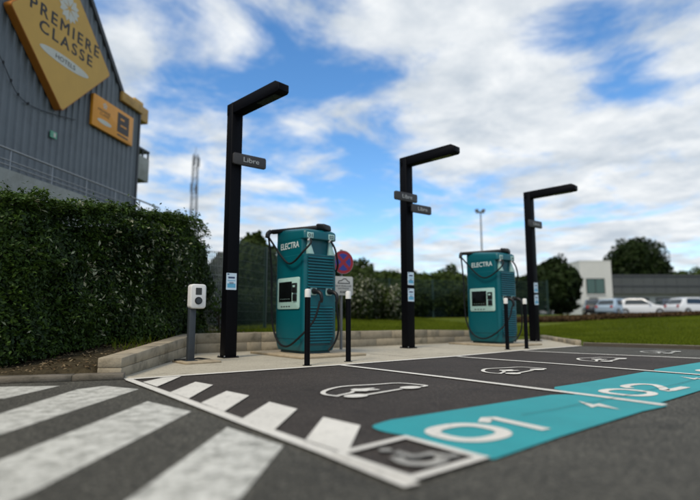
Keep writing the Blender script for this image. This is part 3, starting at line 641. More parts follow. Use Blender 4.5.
# clipped hedge: front line runs along the kerb, turns behind the block wall
HL = [(-6.5,9.9),(.30,7.45),(.75,7.5),(4.05,9.95),(4.50,10.5),(4.35,11.3)]
def hedge_top(x, y): return np.where(x < .5, 2.14, 2.14+.56*np.clip((x-.5)/3.6, 0, 1))-.28*np.clip((x-3.9)/.6, 0, 1)
hedge = thing('hedge', 'dense clipped hedge with glossy dark leaves and a pale flecked patch behind the block wall', 'hedge')
NH = 170000
p, nn = polyline_pts(HL, NH, RNG); keep = (p[:,0] > -1.6); p, nn = p[keep], nn[keep]
n = len(p); T = hedge_top(p[:,0], p[:,1]); zb = terrain(p[:,0], p[:,1])
z = zb+.03+(T-zb-.03)*RNG.random(n)**.95
P3 = np.c_[p, z]; lump = vnoise(P3, 2.6, 3)*.22+vnoise(P3, 8, 4)*.09
top = (z-zb)/(T-zb)
out = lump-.05*np.clip(.30-top, 0, 1)/.30-RNG.exponential(.10, n)-.25*np.clip(p[:,0]-3.9, 0, 1)*np.clip(top-.55, 0, 1)/.45-.22*np.clip(top-.86, 0, 1)/.14
stray = (RNG.random(n) < .05) & (vnoise(P3, 12, 31) > .2); out[stray] += RNG.random(stray.sum())*.22
P3[:,:2] += nn*out[:,None]
# top surface
m_ = 42000; pt, nt_ = polyline_pts(HL[:5], m_, RNG); dep = RNG.random(m_)*1.3; kp = (pt[:,0] > -1.6)
pt, nt_, dep = pt[kp], nt_[kp], dep[kp]; pz = hedge_top(pt[:,0], pt[:,1])
PT = np.c_[pt-nt_*dep[:,None], pz]; PT[:,2] += vnoise(PT, 3, 8)*.09+vnoise(PT, 11, 5)*.05-RNG.exponential(.05, len(PT))
st = (RNG.random(len(PT)) < .2) & (vnoise(PT, 14, 33) > .35); PT[st,2] += RNG.random(st.sum())*.2
A = np.r_[P3, PT]; NN = unit(np.r_[np.c_[nn, np.full(n,.45)], np.c_[nt_*.3, np.ones(len(PT))]]+RNG.normal(size=(len(A),3))*.55)
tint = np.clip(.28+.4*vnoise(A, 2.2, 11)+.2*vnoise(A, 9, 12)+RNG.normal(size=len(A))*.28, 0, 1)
tint[n:] = np.clip(tint[n:]+.35, 0, 1)  # top leaves tinted paler, so the lit top is in the leaf colour
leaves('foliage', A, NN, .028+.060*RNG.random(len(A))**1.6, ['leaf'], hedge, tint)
# pale flecked leaves in drifts
# fresh shoots that stand out of the clipped surface
def shoots(nm, N_, sel_fn, mname, size, ln_, tlo, thi, parent):
    i = RNG.integers(0, len(A), N_*4); i = i[sel_fn(A[i]) > RNG.random(len(i))][:N_]
    base = A[i]; dr = unit(NN[i]+RNG.normal(size=(len(i),3))*.5+[0,0,.45]); L0 = ln_*(.4+RNG.random(len(i))); k = 11
    s_ = np.linspace(.05, 1, k)[None,:,None]; bend = np.zeros((len(i),1,3)); bend[:,0,2] = -.45
    Pq = base[:,None]+dr[:,None]*s_*L0[:,None,None]+bend*(s_**2)*L0[:,None,None]+RNG.normal(size=(len(i),k,3))*.012
    Nq = unit((np.array([0,0,1.])+RNG.normal(size=(len(i)*k,3))*.45)); tq = np.clip(np.repeat(RNG.uniform(tlo, thi, len(i)), k)+np.tile(np.linspace(-.15,.2,k), len(i)), 0, 1)
    return leaves(nm, Pq.reshape(-1,3), Nq, size*(.7+.6*RNG.random(len(i)*k)), [mname], parent, tq, asp=.42)
shoots('shoots', 2600, lambda p_: np.clip(.35+.6*vnoise(p_, 3.0, 41)+.35*(p_[:,2] > 2.0), .03, 1), 'leaf', .062, .17, .45, .95, hedge)
shoots('pale_shoots', 420, lambda p_: np.exp(-((p_[:,0]-2.2)**2/.7+(p_[:,2]-1.65)**2/.45))*np.clip(.4+vnoise(p_, 5, 44), 0, 1)+.01, 'leaf_pale', .055, .13, .2, .9, hedge)
patch = np.exp(-((P3[:,0]-2.35)**2/.55+(P3[:,2]-1.55)**2/.5))*.035+np.exp(-((P3[:,0]-3.3)**2/.5+(P3[:,2]-1.9)**2/.3))*.02+.003
sel = RNG.random(n) < patch*np.clip(.5+vnoise(P3, 4, 21), 0, 1.3); Q = P3[sel].copy(); qn = nn[sel]; Q[:,:2] += qn*(.05+.05*RNG.random(len(Q)))[:,None]
leaves('pale_foliage', Q, unit(np.c_[qn, np.full(len(Q),.3)]+RNG.normal(size=(len(Q),3))*.5), .05+.05*RNG.random(len(Q)), ['leaf_pale'], hedge, None, asp=.4)
# near-black solid core standing in for the shade inside the hedge; then stems
core = MB(); inn = []
for (x, y), (ox, oy) in zip([(-1.8,8.2),(.30,7.45),(.75,7.5),(4.05,9.95),(4.50,10.5)], [(.25,.55),(.15,.45),(-.05,.42),(-.38,.32),(-.5,.1)]): inn.append((x+ox, y+oy))
pts = inn+[(3.2,11.2),(-2,10.5)]
core.v = []; tp = [(x, y, float(hedge_top(np.array(x), np.array(y)))-.28) for x, y in pts]; bt = [(x, y, float(terrain(x, y))-.05) for x, y in pts]
k_ = len(pts); core.add(bt+tp, [tuple(range(k_, 2*k_))]+[(i,(i+1)%k_,k_+(i+1)%k_,k_+i) for i in range(k_)])
core.build('hedge_shade_core', mat('hedge_shade_core', (.006, .009, .004), .95, var=.4, scale=9, bump=.8), hedge)
stm = MB()
for i in range(46):
    q, qn = polyline_pts(HL[1:5], 1, RNG); q = q[0]-qn[0]*.22; zb_ = float(terrain(q[0], q[1])); a = random.uniform(0,6.28); h = random.uniform(.5,1.3)
    stm.tube([(q[0],q[1],zb_-.03),(q[0]+.06*math.cos(a),q[1]+.06*math.sin(a),zb_+h*.4),(q[0]+.22*math.cos(a),q[1]+.22*math.sin(a),zb_+h)], lambda s: .014*(1-.7*s), n=5, sub=3)
stm.build('stems', 'bark', hedge)
# leaf litter and scraps below the hedge
nl = 9000; q = RNG.random((nl,2))*[7.5,5.5]+[-1.5,5.9]; dd = lot_dist(q[:,0], q[:,1]); q = q[(dd > .22) & (dd < 1.5)]; zq = terrain(q[:,0], q[:,1])
ln_ = leaves('leaf_litter', np.c_[q, zq+.012], unit(np.c_[RNG.normal(size=(len(q),2))*.35, np.ones(len(q))]), .025+.04*RNG.random(len(q)), ['leaf_litter'])
tag(ln_, 'dry leaf litter scattered over the bare soil below the hedge', 'leaf litter', kind='stuff')
# grass blades on the bank
def blades(name, label, N_, gen, hgt):
    q = gen(N_); dd = lot_dist(q[:,0], q[:,1]); q = q[dd > .30]; z = terrain(q[:,0], q[:,1]); n = len(q)
    a = RNG.random(n)*6.28; w = .006+.006*RNG.random(n); h = hgt*(.4+RNG.random(n)); dx, dy = np.cos(a)*w, np.sin(a)*w; l_ = RNG.normal(size=(n,2))*h[:,None]*.35
    V = np.stack([np.c_[q[:,0]-dx, q[:,1]-dy, z-.01], np.c_[q[:,0]+dx, q[:,1]+dy, z-.01], np.c_[q[:,0]+l_[:,0], q[:,1]+l_[:,1], z+h]], 1).reshape(-1,3)
    me = bpy.data.meshes.new(name); me.vertices.add(3*n); me.vertices.foreach_set('co', V.ravel()); me.loops.add(3*n); me.polygons.add(n)
    me.loops.foreach_set('vertex_index', np.arange(3*n, dtype=np.int32)); me.polygons.foreach_set('loop_start', (np.arange(n)*3).astype(np.int32))
    a_ = me.attributes.new('tint', 'FLOAT', 'FACE'); a_.data.foreach_set('value', np.clip(.5+.3*vnoise(np.c_[q, z], 1.5, 2)+RNG.normal(size=n)*.25, 0, 1).astype(np.float32))
    me.materials.append(M['blade']); me.update(); me.validate(); return tag(link(name, me), label, 'grass', kind='stuff')
def g1(N_): u = RNG.random(N_); return np.c_[5.8+RNG.random(N_)*13, 9.5+12*u**1.6]
def g2(N_): u = RNG.random(N_); return np.c_[12.6+15*u**1.5, -1+RNG.random(N_)*13]
blades('grass', 'short green grass on the bank behind the block wall', 150000, g1, .07)
blades('grass', 'short green grass on the slope past the end of the parking bays', 170000, g2, .06)
def g3(N_): return np.c_[2+RNG.random(N_)*4.5, 7+RNG.random(N_)*5]
blades('weeds', 'thin weeds growing from the soil behind the block wall', 2600, g3, .13)

# ------------------------------------------------------------------ grey hotel building
BC = Vector((5.17, 18.86, 0)); bd = Vector((math.sin(R(47.8)), math.cos(R(47.8)), 0)); bn = Vector((bd.y, -bd.x, 0))
def BP(t, z, off=0): return BC+bd*t+bn*off+Vector((0,0,z))
def BF(t, z, off=0): return frame(BP(t, z, off), bd, (0,0,1))
bld = thing('hotel_building', 'grey corrugated metal hotel block with a steep gable rising behind the hedge', 'building', BC)
def loc(v): return tuple(Vector(v)-BC)
def ztop(t):                            # eaves with a steep gable above the diamond sign
    return max(8.25, 8.25+1.21*max(0, (2.7-abs(t+3.9))))
t0 = -22.0; pw = .5
while t0 < -.001:
    t1 = min(t0+pw, 0); b = MB()
    prof = [(0,0),(.10,0),(.13,.035),(.21,.035),(.24,0),(.35,0),(.38,.035),(.46,.035),(.49,0),(.498,0)]
    for (a0,o0),(a1,o1) in zip(prof[:-1], prof[1:]):
        ta, tb = t0+a0*(t1-t0)/.5, t0+a1*(t1-t0)/.5
        b.add([loc(BP(ta,-.3,o0)), loc(BP(tb,-.3,o1)), loc(BP(tb,ztop(tb),o1)), loc(BP(ta,ztop(ta),o0))], [(0,1,2,3)])
    b.build('cladding_panel', 'cladding', bld); t0 = t1
core = MB()
def bpoly(pts, o0, o1):
    n = len(pts); return MB().add([loc(BP(t,z,o0)) for t,z in pts]+[loc(BP(t,z,o1)) for t,z in pts], [tuple(range(n)), tuple(range(2*n-1,n-1,-1))]+[(i,n+i,n+(i+1)%n,(i+1)%n) for i in range(n)])
bpoly([(-22,-.3),(0,-.3),(0,8.2),(-1.2,8.2),(-3.9,11.45),(-6.6,8.2),(-22,8.2)], -.01, -10).build('wall', 'cladding', bld)
bpoly([(-1.16,8.20),(-1.05,8.30),(-3.9,11.70),(-3.9,11.5)], .10, -10.2).build('roof', 'roof_trim', bld)
bpoly([(-6.64,8.20),(-3.9,11.5),(-3.9,11.70),(-6.75,8.30)], .101, -10.2).build('roof', 'roof_trim', bld)
bpoly([(-1.22,7.93),(.02,7.93),(.02,8.27),(-1.22,8.27)], .16, .04).build('fascia', 'fascia', bld, bevel=.02)
bpoly([(-22,7.98),(-6.62,7.98),(-6.62,8.30),(-22,8.30)], .16, .04).build('fascia', 'fascia', bld)
bpoly([(-.12,7.86),(.80,7.86),(.80,8.42),(-.12,8.42)], -.1, -3.2).build('eave_box', 'fascia', bld, bevel=.03)
bpoly([(.03,8.42),(.60,8.42),(.60,8.62),(.03,8.62)], -.2, -2.6).build('eave_box', 'sign_gold', bld, bevel=.03)
bpoly([(.04,5.62),(.84,5.62),(.84,6.50),(.04,6.50)], .0, -2.2).build('balcony', 'render_pale', bld, bevel=.02)
bpoly([(.04,6.72),(.84,6.72),(.84,6.80),(.04,6.80)], .0, -2.2).build('balcony_rail', 'roof_trim', bld)
for t__ in (.06,.42,.78): bpoly([(t__,6.50),(t__+.05,6.50),(t__+.05,6.72),(t__,6.72)], -.02, -.07).build('balcony_post', 'roof_trim', bld)
bpoly([(-.055,-.3),(.035,-.3),(.035,7.92),(-.055,7.92)], .075, -.2).build('corner_trim', 'roof_trim', bld)
MB().tube([loc(BP(-6.9,7.9,.06)), loc(BP(-5.97,6.9,.07)), loc(BP(-5.44,6.3,.07)), loc(BP(-4.7,6.2,.07)), loc(BP(-3.3,6.45,.07))], .009, n=5).build('wire', 'black_plastic', bld)
for t_, z_ in ((-6.4,7.33),(-5.97,6.9),(-5.69,6.56),(-5.44,6.3),(-5.1,6.2)): MB().cyl(loc(BP(t_,z_-.03,.085)), loc(BP(t_,z_+.03,.085)), .028, n=6).build('wire_clip', 'black_plastic', bld)
# raised walkway with parapet and rails in front of the wall
wk = thing('walkway_parapet', 'pale parapet wall with thin metal rails in front of the grey cladding', 'parapet', BC)
bpoly([(-16,-.3),(.1,-.3),(.1,3.95),(-16,3.95)], 1.1, .95).build('parapet', 'render_pale', wk)
for z_ in (4.07,4.18,4.44): MB().cyl(loc(BP(-16,z_,1.02)), loc(BP(-.1,z_,1.02)), .018 if z_ < 4.4 else .026, n=8).build('rail', 'galv', wk, True)
t_ = -15.6
while t_ < 0: MB().cyl(loc(BP(t_,3.95,1.02)), loc(BP(t_,4.44,1.02)), .02, n=8).build('rail_post', 'galv', wk, True); t_ += 1.3
# diamond sign
ds = thing('wall_sign', 'large gold diamond hotel sign with black lettering and a white starburst on the gable', 'wall sign', BP(-4.14,8.36))
F = frame((0,0,0), bd, (0,0,1)); F = Matrix.Translation(bn*.20) @ F
hd = 2.0; dia = [(hd,0),(0,hd),(-hd,0),(0,-hd)]
def rnd(pts, r=.10):
    o = []
    for i, p_ in enumerate(pts):
        p_ = Vector(p_); a = Vector(pts[i-1]); c = Vector(pts[(i+1)%len(pts)])
        p0 = p_+(a-p_).normalized()*r; p2 = p_+(c-p_).normalized()*r
        for k in range(5): s = k/4; v = p0*(1-s)**2+p_*2*s*(1-s)+p2*s*s; o.append((v.x, v.y))
    return o
bx_ = poly_plate('sign_box', 'sign_gold_side', ds, F, rnd(dia), .22, z=-.13)
fc = poly_plate('sign_face', 'sign_gold', ds, F, rnd([(x*.985,y*.985) for x,y in dia]), .006, z=.09)
for q_, (ox_, oy_) in enumerate(((0,0),(.022,.0),(.011,.014))):
    text('lettering', 'PREMIERE', 'sign_ink', ds, F, w=2.76, h=.34, z=.097+.0007*q_, cx=-.02+ox_, cy=.43+oy_, space=1.3)
    text('lettering', 'CLASSE', 'sign_ink', ds, F, w=2.12, h=.33, z=.097+.0007*q_, cx=.02+ox_, cy=-.01+oy_, space=1.3)
el = poly_plate('white_oval', 'sign_white', ds, F, ell(.98,.15,32,0,-.55), .004, z=.096)
text('lettering', 'HOTELS', 'sign_ink', el, F, w=.78, h=.13, z=.101, cx=0, cy=-.55)
for k in range(7):
    a = R(90+360/7*k); Fk = F @ Matrix.Translation((0,1.06,0)) @ Matrix.Rotation(a-R(90), 4, 'Z')
    poly_plate('starburst_petal', 'sign_white', ds, Fk, [(0,.05),(.13,.27),(.10,.40),(0,.33),(-.10,.40),(-.13,.27)], .004, z=.096+.0003*k)
# rectangular orange sign
osn = thing('wall_sign', 'rectangular orange wall sign with a dark square panel near the building corner', 'wall sign', BP(-1.60,7.06))
F = Matrix.Translation(bn*.14) @ frame((0,0,0), bd, (0,0,1))
poly_plate('sign_box', 'sign_orange', osn, F, rrect(2.15,1.02,.04), .10, z=-.09, bevel=.01)
dk = plate('dark_panel', 'sign_brown', osn, F, .64, .66, .004, cx=.50, cy=.06, z=.0105)
plate('panel_motif', 'sign_orange', dk, F, .22, .06, .002, cx=.44, cy=.20, z=.015)
plate('panel_motif', 'sign_orange', dk, F, .34, .05, .002, cx=.52, cy=-.02, z=.015)
plate('text_line', 'sign_brown', osn, F, .60, .05, .003, cx=.50, cy=-.37, z=.0105)
text('lettering', 'PREMIERE', 'sign_ink', osn, F, w=.62, h=.085, z=.0105, cx=-.52, cy=.10)
text('lettering', 'CLASSE', 'sign_ink', osn, F, w=.48, h=.08, z=.0105, cx=-.50, cy=-.01)
poly_plate('white_oval', 'sign_white', osn, F, ell(.36,.075,24,-.48,-.24), .003, z=.0105)
for k in range(5): poly_plate('starburst_petal', 'sign_white', osn, F @ Matrix.Translation((-.50,.30,0)) @ Matrix.Rotation(R(72*k), 4, 'Z'), [(0,0),(.04,.10),(-.04,.10)], .003, z=.0105+.0003*k)
ex = thing('exit_sign', 'tiny pale green sign fixed to the grey cladding below the diamond', 'exit sign', BP(-4.12,5.70))
F = Matrix.Translation(bn*.05) @ frame((0,0,0), bd, (0,0,1))
e_ = plate('sign_plate', 'exit_green', ex, F, .24, .19, .03); plate('white_figure', 'sign_white', e_, F, .08, .12, .003, cx=.03, z=.031)

# ------------------------------------------------------------------ mesh fences behind the wall
def mesh_fence(P0, P1, h, label, m, step=2.5, pitch=.055, wr=.0035):
    P0 = Vector(P0); P1 = Vector(P1); d = P1-P0; Ln = d.length; d /= Ln
    t = thing('mesh_fence', label, 'fence', (P0.x,P0.y,0), math.atan2(d.y, d.x)); np_ = max(1, round(Ln/step)); s = Ln/np_
    zg = lambda x: float(terrain(P0.x+d.x*x, P0.y+d.y*x))
    for i in range(np_+1): MB().box(i*s-.03,i*s+.03,-.03,.03,zg(i*s)-.05,zg(i*s)+h+.06).build('post', m, t)
    for i in range(np_):
        b = MB(); z0 = zg(i*s+s/2)+.05; k = 0; x = i*s+.04
        while x < (i+1)*s-.03: b.box(x-wr,x+wr,-wr,wr,z0,z0+h); x += pitch
        z = z0+.02
        while z < z0+h: b.box(i*s+.03,(i+1)*s-.03,-.008,-.003,z-.003,z+.003); z += .2
        b.build('wire_panel', m, t)
    return t
mesh_fence((4.35,10.75,0),(5.22,10.98,0), 1.75, 'pale wire mesh fence panel between the hedge and the nearest lamp post', 'fence_white', .9, .045, .005)
mesh_fence((5.28,11.0,0),(9.4,13.9,0), 2.1, 'dark green wire mesh fence behind the near charger', 'fence_green', 1.9)
mesh_fence((15.2,19.8,0),(27.0,16.2,0), 1.9, 'green mesh fence before the far dark shrubs, left of the second charger', 'fence_green', 2.4)

def crown(name, c, rx, ry, rz_, n, mats, parent, size, seed, low=-.55, shell=.55, lump=.28, midx=None):
    r = np.random.default_rng(seed); d = unit(r.normal(size=(n*2,3))); d = d[d[:,2] > low][:n]
    rad = (shell+(1-shell)*r.random(len(d))**.5)*(1+lump*vnoise(d, 4.2, seed)+lump*.4*vnoise(d, 11, seed+1))
    P = d*rad[:,None]*[rx,ry,rz_]+np.array(c)
    gaps = (vnoise(P/ max(rx,.1), 6, seed+5) > -.55) | (name == 'bough'); P, d = P[gaps], d[gaps]
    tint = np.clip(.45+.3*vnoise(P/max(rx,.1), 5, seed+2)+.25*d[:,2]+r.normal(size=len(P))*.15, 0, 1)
    return leaves(name, P, unit(d+r.normal(size=(len(P),3))*.6), size*(.6+.8*r.random(len(P))), mats, parent, tint,
                  None if midx is None else (r.random(len(P)) < midx*np.clip(.6+vnoise(P/max(rx,.1), 4, seed+9), 0, 1.5)).astype(int), asp=.7)
def tree(x, y, h, r, label, seed, name='tree', mats=('leaf_dark',), n=9000, size=.45, crown_lo=.12, shape=1., group=None, midx=None, cat='tree', lumps=5):
    z0 = float(terrain(x, y)); t = thing(name, label, cat, (x,y,z0), 0, group); rr = random.Random(seed)
    tr = MB(); tr.tube([(0,0,-.1),(.02*h,0,h*.25),(0,.02*h,h*.6)], lambda s: .035*h*(1-.7*s), n=8, sub=4)
    for i in range(6): a = i*1.05+rr.random(); tr.tube([(0,0,h*(.15+.07*i)),(math.cos(a)*r*.4,math.sin(a)*r*.4,h*(.35+.07*i)),(math.cos(a)*r*.75,math.sin(a)*r*.75,h*(.45+.07*i))], lambda s: .013*h*(1-.8*s), n=5, sub=3)
    tr.build('trunk', 'bark', t, True)
    cz = h*(1+crown_lo)/2; rz_ = h*(1-crown_lo)/2
    P = []
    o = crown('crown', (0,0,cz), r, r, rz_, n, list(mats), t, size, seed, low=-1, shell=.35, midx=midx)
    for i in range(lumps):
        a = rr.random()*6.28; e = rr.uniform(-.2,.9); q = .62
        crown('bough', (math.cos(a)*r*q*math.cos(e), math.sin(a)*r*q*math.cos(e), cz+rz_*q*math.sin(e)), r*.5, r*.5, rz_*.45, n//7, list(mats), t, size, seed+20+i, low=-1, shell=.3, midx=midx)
    return t
def camat(px, D):                                # a point in the direction px at forward distance D
    a = (px-350)/520*D*.992; return (D*math.sin(YAW)+a*math.cos(YAW), D*math.cos(YAW)-a*math.sin(YAW))
TR = [ # px, distance, height, radius
 (557,45,4.75,1.95,'rounded dark tree standing left of the white building',.02),
 (639,85,12.9,4.6,'tall dark tree with an uneven top behind the long grey roof',.05),
 (616,88,8.8,3.2,'lower dark tree leaning against the tall one behind the white building',.05),
 (676,110,9.5,5,'distant green tree at the right behind the grey roof, nearest the tall tree',.02),
 (700,112,9.8,5.5,'distant green tree at the right edge of the picture',.02),
 (253,24,3.8,.95,'small dark tree rising just right of the nearest lamp post behind the mesh fence',.05),
 (300,30,3.6,2.2,'bushy dark tree hidden mostly behind the near charger',.05),
 (228,26,2.9,1.1,'leafy shrub seen behind the nearest lamp post above the mesh fence',.05),
 (352,42,4.3,2.4,'broad dark tree behind the white blossom, just right of the no-stopping sign',.02),
 (385,46,3.9,2.4,'dark tree behind the second lamp post',.02),
 (418,44,3.6,2.2,'dark tree right of the second lamp post',.02),
 (447,45,3.8,2.2,'dark tree just left of the second charger',.02),
 (520,48,3.7,1.8,'low dark tree between the second charger and the farthest lamp post',.02)]
for i, (px, D, h, r, lb, lo) in enumerate(TR):
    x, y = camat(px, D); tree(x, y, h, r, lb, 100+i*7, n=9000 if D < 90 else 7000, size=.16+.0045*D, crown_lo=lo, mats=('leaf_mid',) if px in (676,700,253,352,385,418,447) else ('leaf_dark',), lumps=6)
# white-flecked shrubs in front of the trees
for i, (px, D, h, r) in enumerate(((347,24,1.75,.75),(362,23.5,2.15,.8),(378,24.5,1.7,.75),(393,24,1.5,.6))):
    x, y = camat(px, D)
    tree(x, y, h, r, ['white blossoming shrub close to the post of the no-stopping sign','tallest white blossoming shrub on the grass bank','white blossoming shrub right of the tallest one','small white blossoming shrub beside the second lamp post'][i], 300+i*5, name='blossom_shrub', mats=('leaf_mid','blossom'), n=5000, size=.10, crown_lo=-.05, midx=.42, cat='shrub', lumps=3, group='white blossoming shrubs on the bank')
for i, (px, D, h, r) in enumerate(((412,27,1.5,1.1),(432,28,1.6,1.2),(452,28,1.5,1.2),(470,28,1.6,1.1))):
    x, y = camat(px, D)
    tree(x, y, h, r, ['dark shrub on the bank just right of the second lamp post','dark shrub midway between second lamp post and second charger','dark shrub on the bank closest to the left of the second charger','dark shrub partly hidden behind the second charger'][i], 400+i*5, name='shrub', mats=('leaf_dark',), n=4000, size=.14, crown_lo=-.1, cat='shrub', lumps=3, group='dark shrubs on the bank')
for i, (px, D, h, r) in enumerate(((236,15.5,1.05,.75),(262,17,1.3,.9),(285,16.5,.9,.9),(222,14.5,1.2,.5))):
    x, y = camat(px, D)
    tree(x, y, h, r, ['dark low bush behind the green mesh fence, just right of the nearest lamp post','taller low bush behind the green mesh fence near the charger edge','low bush hidden mostly behind the near charger','narrow bush behind the pale mesh fence left of the nearest lamp post'][i], 450+i*5, name='bush', mats=('leaf_dark',), n=3500, size=.09, crown_lo=-.15, cat='bush', lumps=3, group='low bushes behind the mesh fences')
# plant growing between hedge and lamp post
tree(4.75, 10.55, .95, .42, 'scraggly plant with scattered leaves climbing the pale mesh fence', 512, name='climbing_plant', mats=('leaf',), n=420, size=.07, cat='plant', lumps=0)
# low reddish ground cover along the top of the right bank
q = RNG.random((26000,2)); D = 23.5+1.6*q[:,1]; px = 505+260*q[:,0]; a = (px-350)/520*D; X = D*math.sin(YAW)+a*math.cos(YAW); Y = D*math.cos(YAW)-a*math.sin(YAW)
gc = leaves('ground_cover', np.c_[X, Y, terrain(X, Y)+.16*RNG.random(len(X))], unit(RNG.normal(size=(len(X),3))+[0,0,.8]), .10+.06*RNG.random(len(X)), ['leaf_litter'], None, RNG.random(len(X))**2*.2)
tag(gc, 'low reddish ground cover plants along the top of the right grass bank', 'ground cover', kind='stuff')

# hills
def hills():
    pts = []; xs = np.linspace(-250, 1100, 110)
    for k, (D, amp) in enumerate(((330,0),(400,.55),(470,1.),(560,.7),(640,.2))):
        row = []
        for px in xs:
            prof = 6+22*math.exp(-((px-345)/42)**2)+18*math.exp(-((px-290)/60)**2)+12*math.exp(-((px-520)/55)**2)+20*math.exp(-((px-430)/60)**2)+16*math.exp(-((px+60)/120)**2)+10*math.exp(-((px-800)/100)**2)
            prof *= 1.08; a = (px-350)/520*D; row.append((D*math.sin(YAW)+a*math.cos(YAW), D*math.cos(YAW)-a*math.sin(YAW), .6+prof*amp*(1+.10*math.sin(px*.13+k)+.05*math.sin(px*.41+k*2))))
        pts.append(row)
    b = MB(); n = len(xs); b.add([p for r in pts for p in r], [(k*n+i, k*n+i+1, (k+1)*n+i+1, (k+1)*n+i) for k in range(4) for i in range(n-1)])
    return tag(b.build('hills', mat('hill_woods', (.014, .026, .012), .95, var=.5, scale=.05, bump=1, bscale=.25), None, True), kind='structure')
hills()

# ------------------------------------------------------------------ far buildings and cars
def oriented(px, D, name, label, cat, yaw_off=0):
    x, y = camat(px, D); return thing(name, label, cat, (x, y, float(terrain(x, y))), -YAW+yaw_off)
fb = oriented(598, 60, 'white_building', 'white rendered building block left of the long grey roof', 'building')
MB().box(-1.8,1.85,0,7,-.3,6.25).build('wall', 'far_white', fb)
MB().box(-1.82,1.87,-.02,7.02,6.25,6.38).build('roof', 'far_white', fb)
wn = MB().box(-1.15,1.0,-.04,-.0,2.5,4.3).build('window', 'far_dark', fb)
MB().box(-1.05,-.15,-.06,-.04,2.6,4.2).build('pane', 'far_glass', wn); MB().box(-.05,.9,-.06,-.04,2.6,4.2).build('pane', 'far_glass', wn)
MB().box(-1.2,1.05,-.10,-.0,2.38,2.5).build('sill', 'far_white', fb)
MB().box(-.9,.1,-.04,0,0,2.1).build('door', 'far_grey', fb)
gb = oriented(664, 60, 'grey_building', 'long low building with dark grey metal roof band behind the parked cars', 'building')
MB().box(-5.75,9.5,1.2,10,-.3,2.6).build('wall', 'far_white', gb)
for i in range(12):
    x0 = -5.72+1.28*i; MB().box(x0+.01,x0+1.26,.3,.4,2.55,4.55).build('roof_panel', 'far_grey', gb)
MB().box(-5.75,9.6,.4,10.2,2.62,4.50).build('roof', 'far_grey', gb)
MB().box(-5.8,9.7,.2,10.3,4.56,4.75).build('roof_edge', 'roof_trim', gb)
MB().box(-5.8,9.7,.22,.30,3.42,3.55).build('roof_joint', 'roof_trim', gb)
for i in range(6): w_ = MB().box(-4.9+2.4*i,-3.3+2.4*i,1.14,1.2,.7,2.1).build('window', 'far_dark', gb); MB().box(-4.8+2.4*i,-3.4+2.4*i,1.12,1.14,.8,2.0).build('pane', 'glass', w_)

def car(x, y, rz, m, label, L_=4.2, H_=1.48, tall=False):
    t = thing('parked_car', label, 'car', (x, y, float(terrain(x, y))+.012), rz, 'cars parked in front of the far buildings'); w = .87
    body = [(-L_/2,.35),(-L_/2,.78),(-L_/2+.25,.92),(L_/2-1.15,.93),(L_/2-.25,.78),(L_/2,.62),(L_/2,.32),(L_/2-.35,.22),(-L_/2+.3,.22)]
    n = len(body); b = MB(); rings = []
    for k, s in ((-w,.94),(-w*.96,1),(w*.96,1),(w,.94)): rings.append([(x_*s, k, .55+(z_-.55)*(s if abs(k) == w else 1)) for x_, z_ in body])
    b.loft(rings).build('body', m, t, bevel=.03)
    rf = [(-L_/2+.22,.90),(-L_/2+.62,H_-.07),(-L_/2+1.0,H_),(L_/2-2.0,H_-.01),(L_/2-1.15,.92)]
    def cab(sc, o=0, zc=0): return [[(x_+(0 if z_ < 1 else 0), k*(.90 if z_ < 1 else .72)*w/.87*.95+o*(1 if k > 0 else -1), z_+zc) for x_, z_ in rf] for k in (-1,1)]
    MB().loft(cab(1)).build('cabin', m, t, bevel=.04)
    # windows
    def side(s):
        pts = [(-L_/2+.75,.95),(-L_/2+.85,H_-.14),(-L_/2+1.05,H_-.09),(L_/2-2.05,H_-.10),(L_/2-1.42,.95)]
        yy = lambda z_: s*(.862-(z_-.92)/(H_-.92)*.175)
        MB().add([(x_, yy(z_)*w/.87, z_) for x_, z_ in pts]+[(x_, yy(z_)*w/.87-s*.03, z_) for x_, z_ in pts], [tuple(range(5)), (9,8,7,6,5)]+[(i,5+i,5+(i+1)%5,(i+1)%5) for i in range(5)]).build('side_window', 'glass', t)
    side(1); side(-1)
    for (xa,za,xb,zb_) in ((L_/2-1.20,.97,L_/2-1.93,H_-.08),(-L_/2+.25,1.0,-L_/2+.57,H_-.14)):
        e_ = .025 if xa > 0 else -.025
        MB().hexa([(xa+e_,-.72,za),(xa+e_,.72,za),(xa-e_,.72,za),(xa-e_,-.72,za)],[(xb+e_,-.60,zb_),(xb+e_,.60,zb_),(xb-e_,.60,zb_),(xb-e_,-.60,zb_)]).build('windscreen' if xa > 0 else 'rear_window', 'glass', t)
    for wx in (-L_/2+.78, L_/2-.80):
        for s in (-1,1):
            ty = MB().cyl((wx,s*.68,.31),(wx,s*.885,.31),.31,n=20).build('wheel', 'tyre', t, True); MB().cyl((wx,s*.885,.31),(wx,s*.90,.31),.19,n=14).build('rim', 'rim', ty)
    for s in (-1,1):
        MB().box(L_/2-.16,L_/2+.01,s*.62-.17,s*.62+.17,.60,.74).build('headlight', 'headlamp', t, bevel=.01)
        MB().box(-L_/2-.01,-L_/2+.10,s*.68-.12,s*.68+.12,.66,.86).build('tail_light', 'tail', t, bevel=.01)
        MB().box(L_/2-1.55,L_/2-1.42,s*.98-.07,s*.98+.07,.95,1.07).build('mirror', m, t, bevel=.02)
    return t
for px, D, a, m, lb in ((594,49,70,'car_dark','dark car parked in front of the white building'),(617,47,35,'car_blue','pale blue parked car, leftmost of the light cars'),(643,46,-30,'car_white','white parked car standing between the pale blue car and the dark one'),
                        (667,49,80,'car_dark','dark parked car squeezed between two white cars'),(694,44,10,'car_white','white parked car cut by the right edge of the picture'),(543,52,20,'car_white','small light car seen far off beside the rounded tree')):
    x, y = camat(px, D); car(x, y, -YAW+R(a), m, lb)
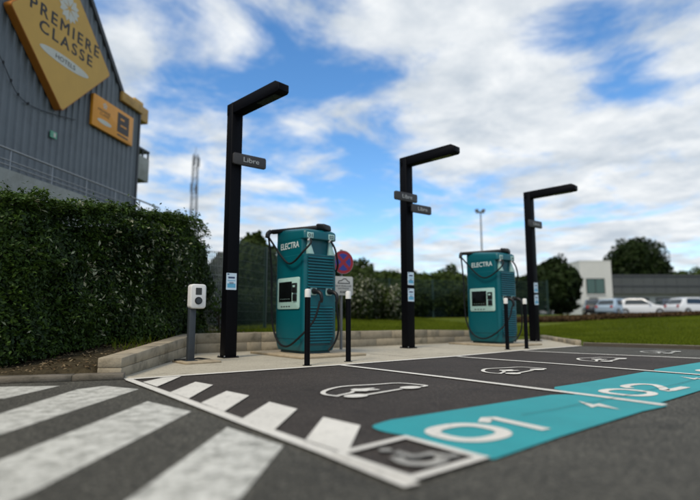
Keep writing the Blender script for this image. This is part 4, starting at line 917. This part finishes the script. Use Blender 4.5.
# far car park asphalt
def quadcam(name, a, m, z): o = sheet(name, [camat(px, D) for px, D in a], z, m); return tag(o, kind='structure')
quadcam('far_car_park', [(480,36),(900,36),(900,59),(480,59)], 'old_asphalt', .806)

# slim mast far behind the second charger
mx_, my_ = camat(484, 40); ms = thing('light_mast', 'tall slim grey lighting mast far behind the second charger', 'light mast', (mx_, my_, .8), -YAW)
MB().cyl((0,0,-.1),(0,0,8.0),.085,.05,n=10).build('mast', 'grey_pole', ms, True)
MB().box(-.35,.28,-.1,.1,7.95,8.08).build('cross_arm', 'grey_pole', ms)
for s in (-.3,.22): MB().box(s-.12,s+.12,-.16,.16,8.08,8.25).build('floodlight', 'grey_pole', ms, bevel=.02)
# lattice pylon
px_, py_ = camat(189.5, 120); py = thing('lattice_tower', 'grey lattice telecom tower rising far behind the hedge', 'tower', (px_, py_, .8), -YAW+.5)
hw = lambda z: .95-.45*z/38
lg = MB()
for sx_ in (-1,1):
    for sy_ in (-1,1): MB().cyl((sx_*hw(0),sy_*hw(0),-.1),(sx_*hw(38),sy_*hw(38),38),.10,.07,n=6).build('leg', 'pylon', py)
br = MB(); z = 0
while z < 37:
    z1 = z+2.4
    for (ax,ay),(bx2,by2) in (((-1,-1),(1,-1)),((1,-1),(1,1)),((1,1),(-1,1)),((-1,1),(-1,-1))):
        br.cyl((ax*hw(z),ay*hw(z),z),(bx2*hw(z1),by2*hw(z1),z1),.05,n=4); br.cyl((bx2*hw(z),by2*hw(z),z),(ax*hw(z1),ay*hw(z1),z1),.05,n=4); br.cyl((ax*hw(z),ay*hw(z),z),(bx2*hw(z),by2*hw(z),z),.05,n=4)
    z = z1
br.build('bracing', 'pylon', py)
for z_, a in ((36.5,0),(36.5,2.1),(36.5,4.2),(30,1),(30,3.1),(24,.4),(24,2.5)): MB().box(math.cos(a)*.8-.15,math.cos(a)*.8+.15,math.sin(a)*.8-.15,math.sin(a)*.8+.15,z_-1.1,z_+1.1).build('antenna', 'pylon', py)
MB().cyl((0,0,38),(0,0,40.2),.05,n=5).build('spike', 'pylon', py)
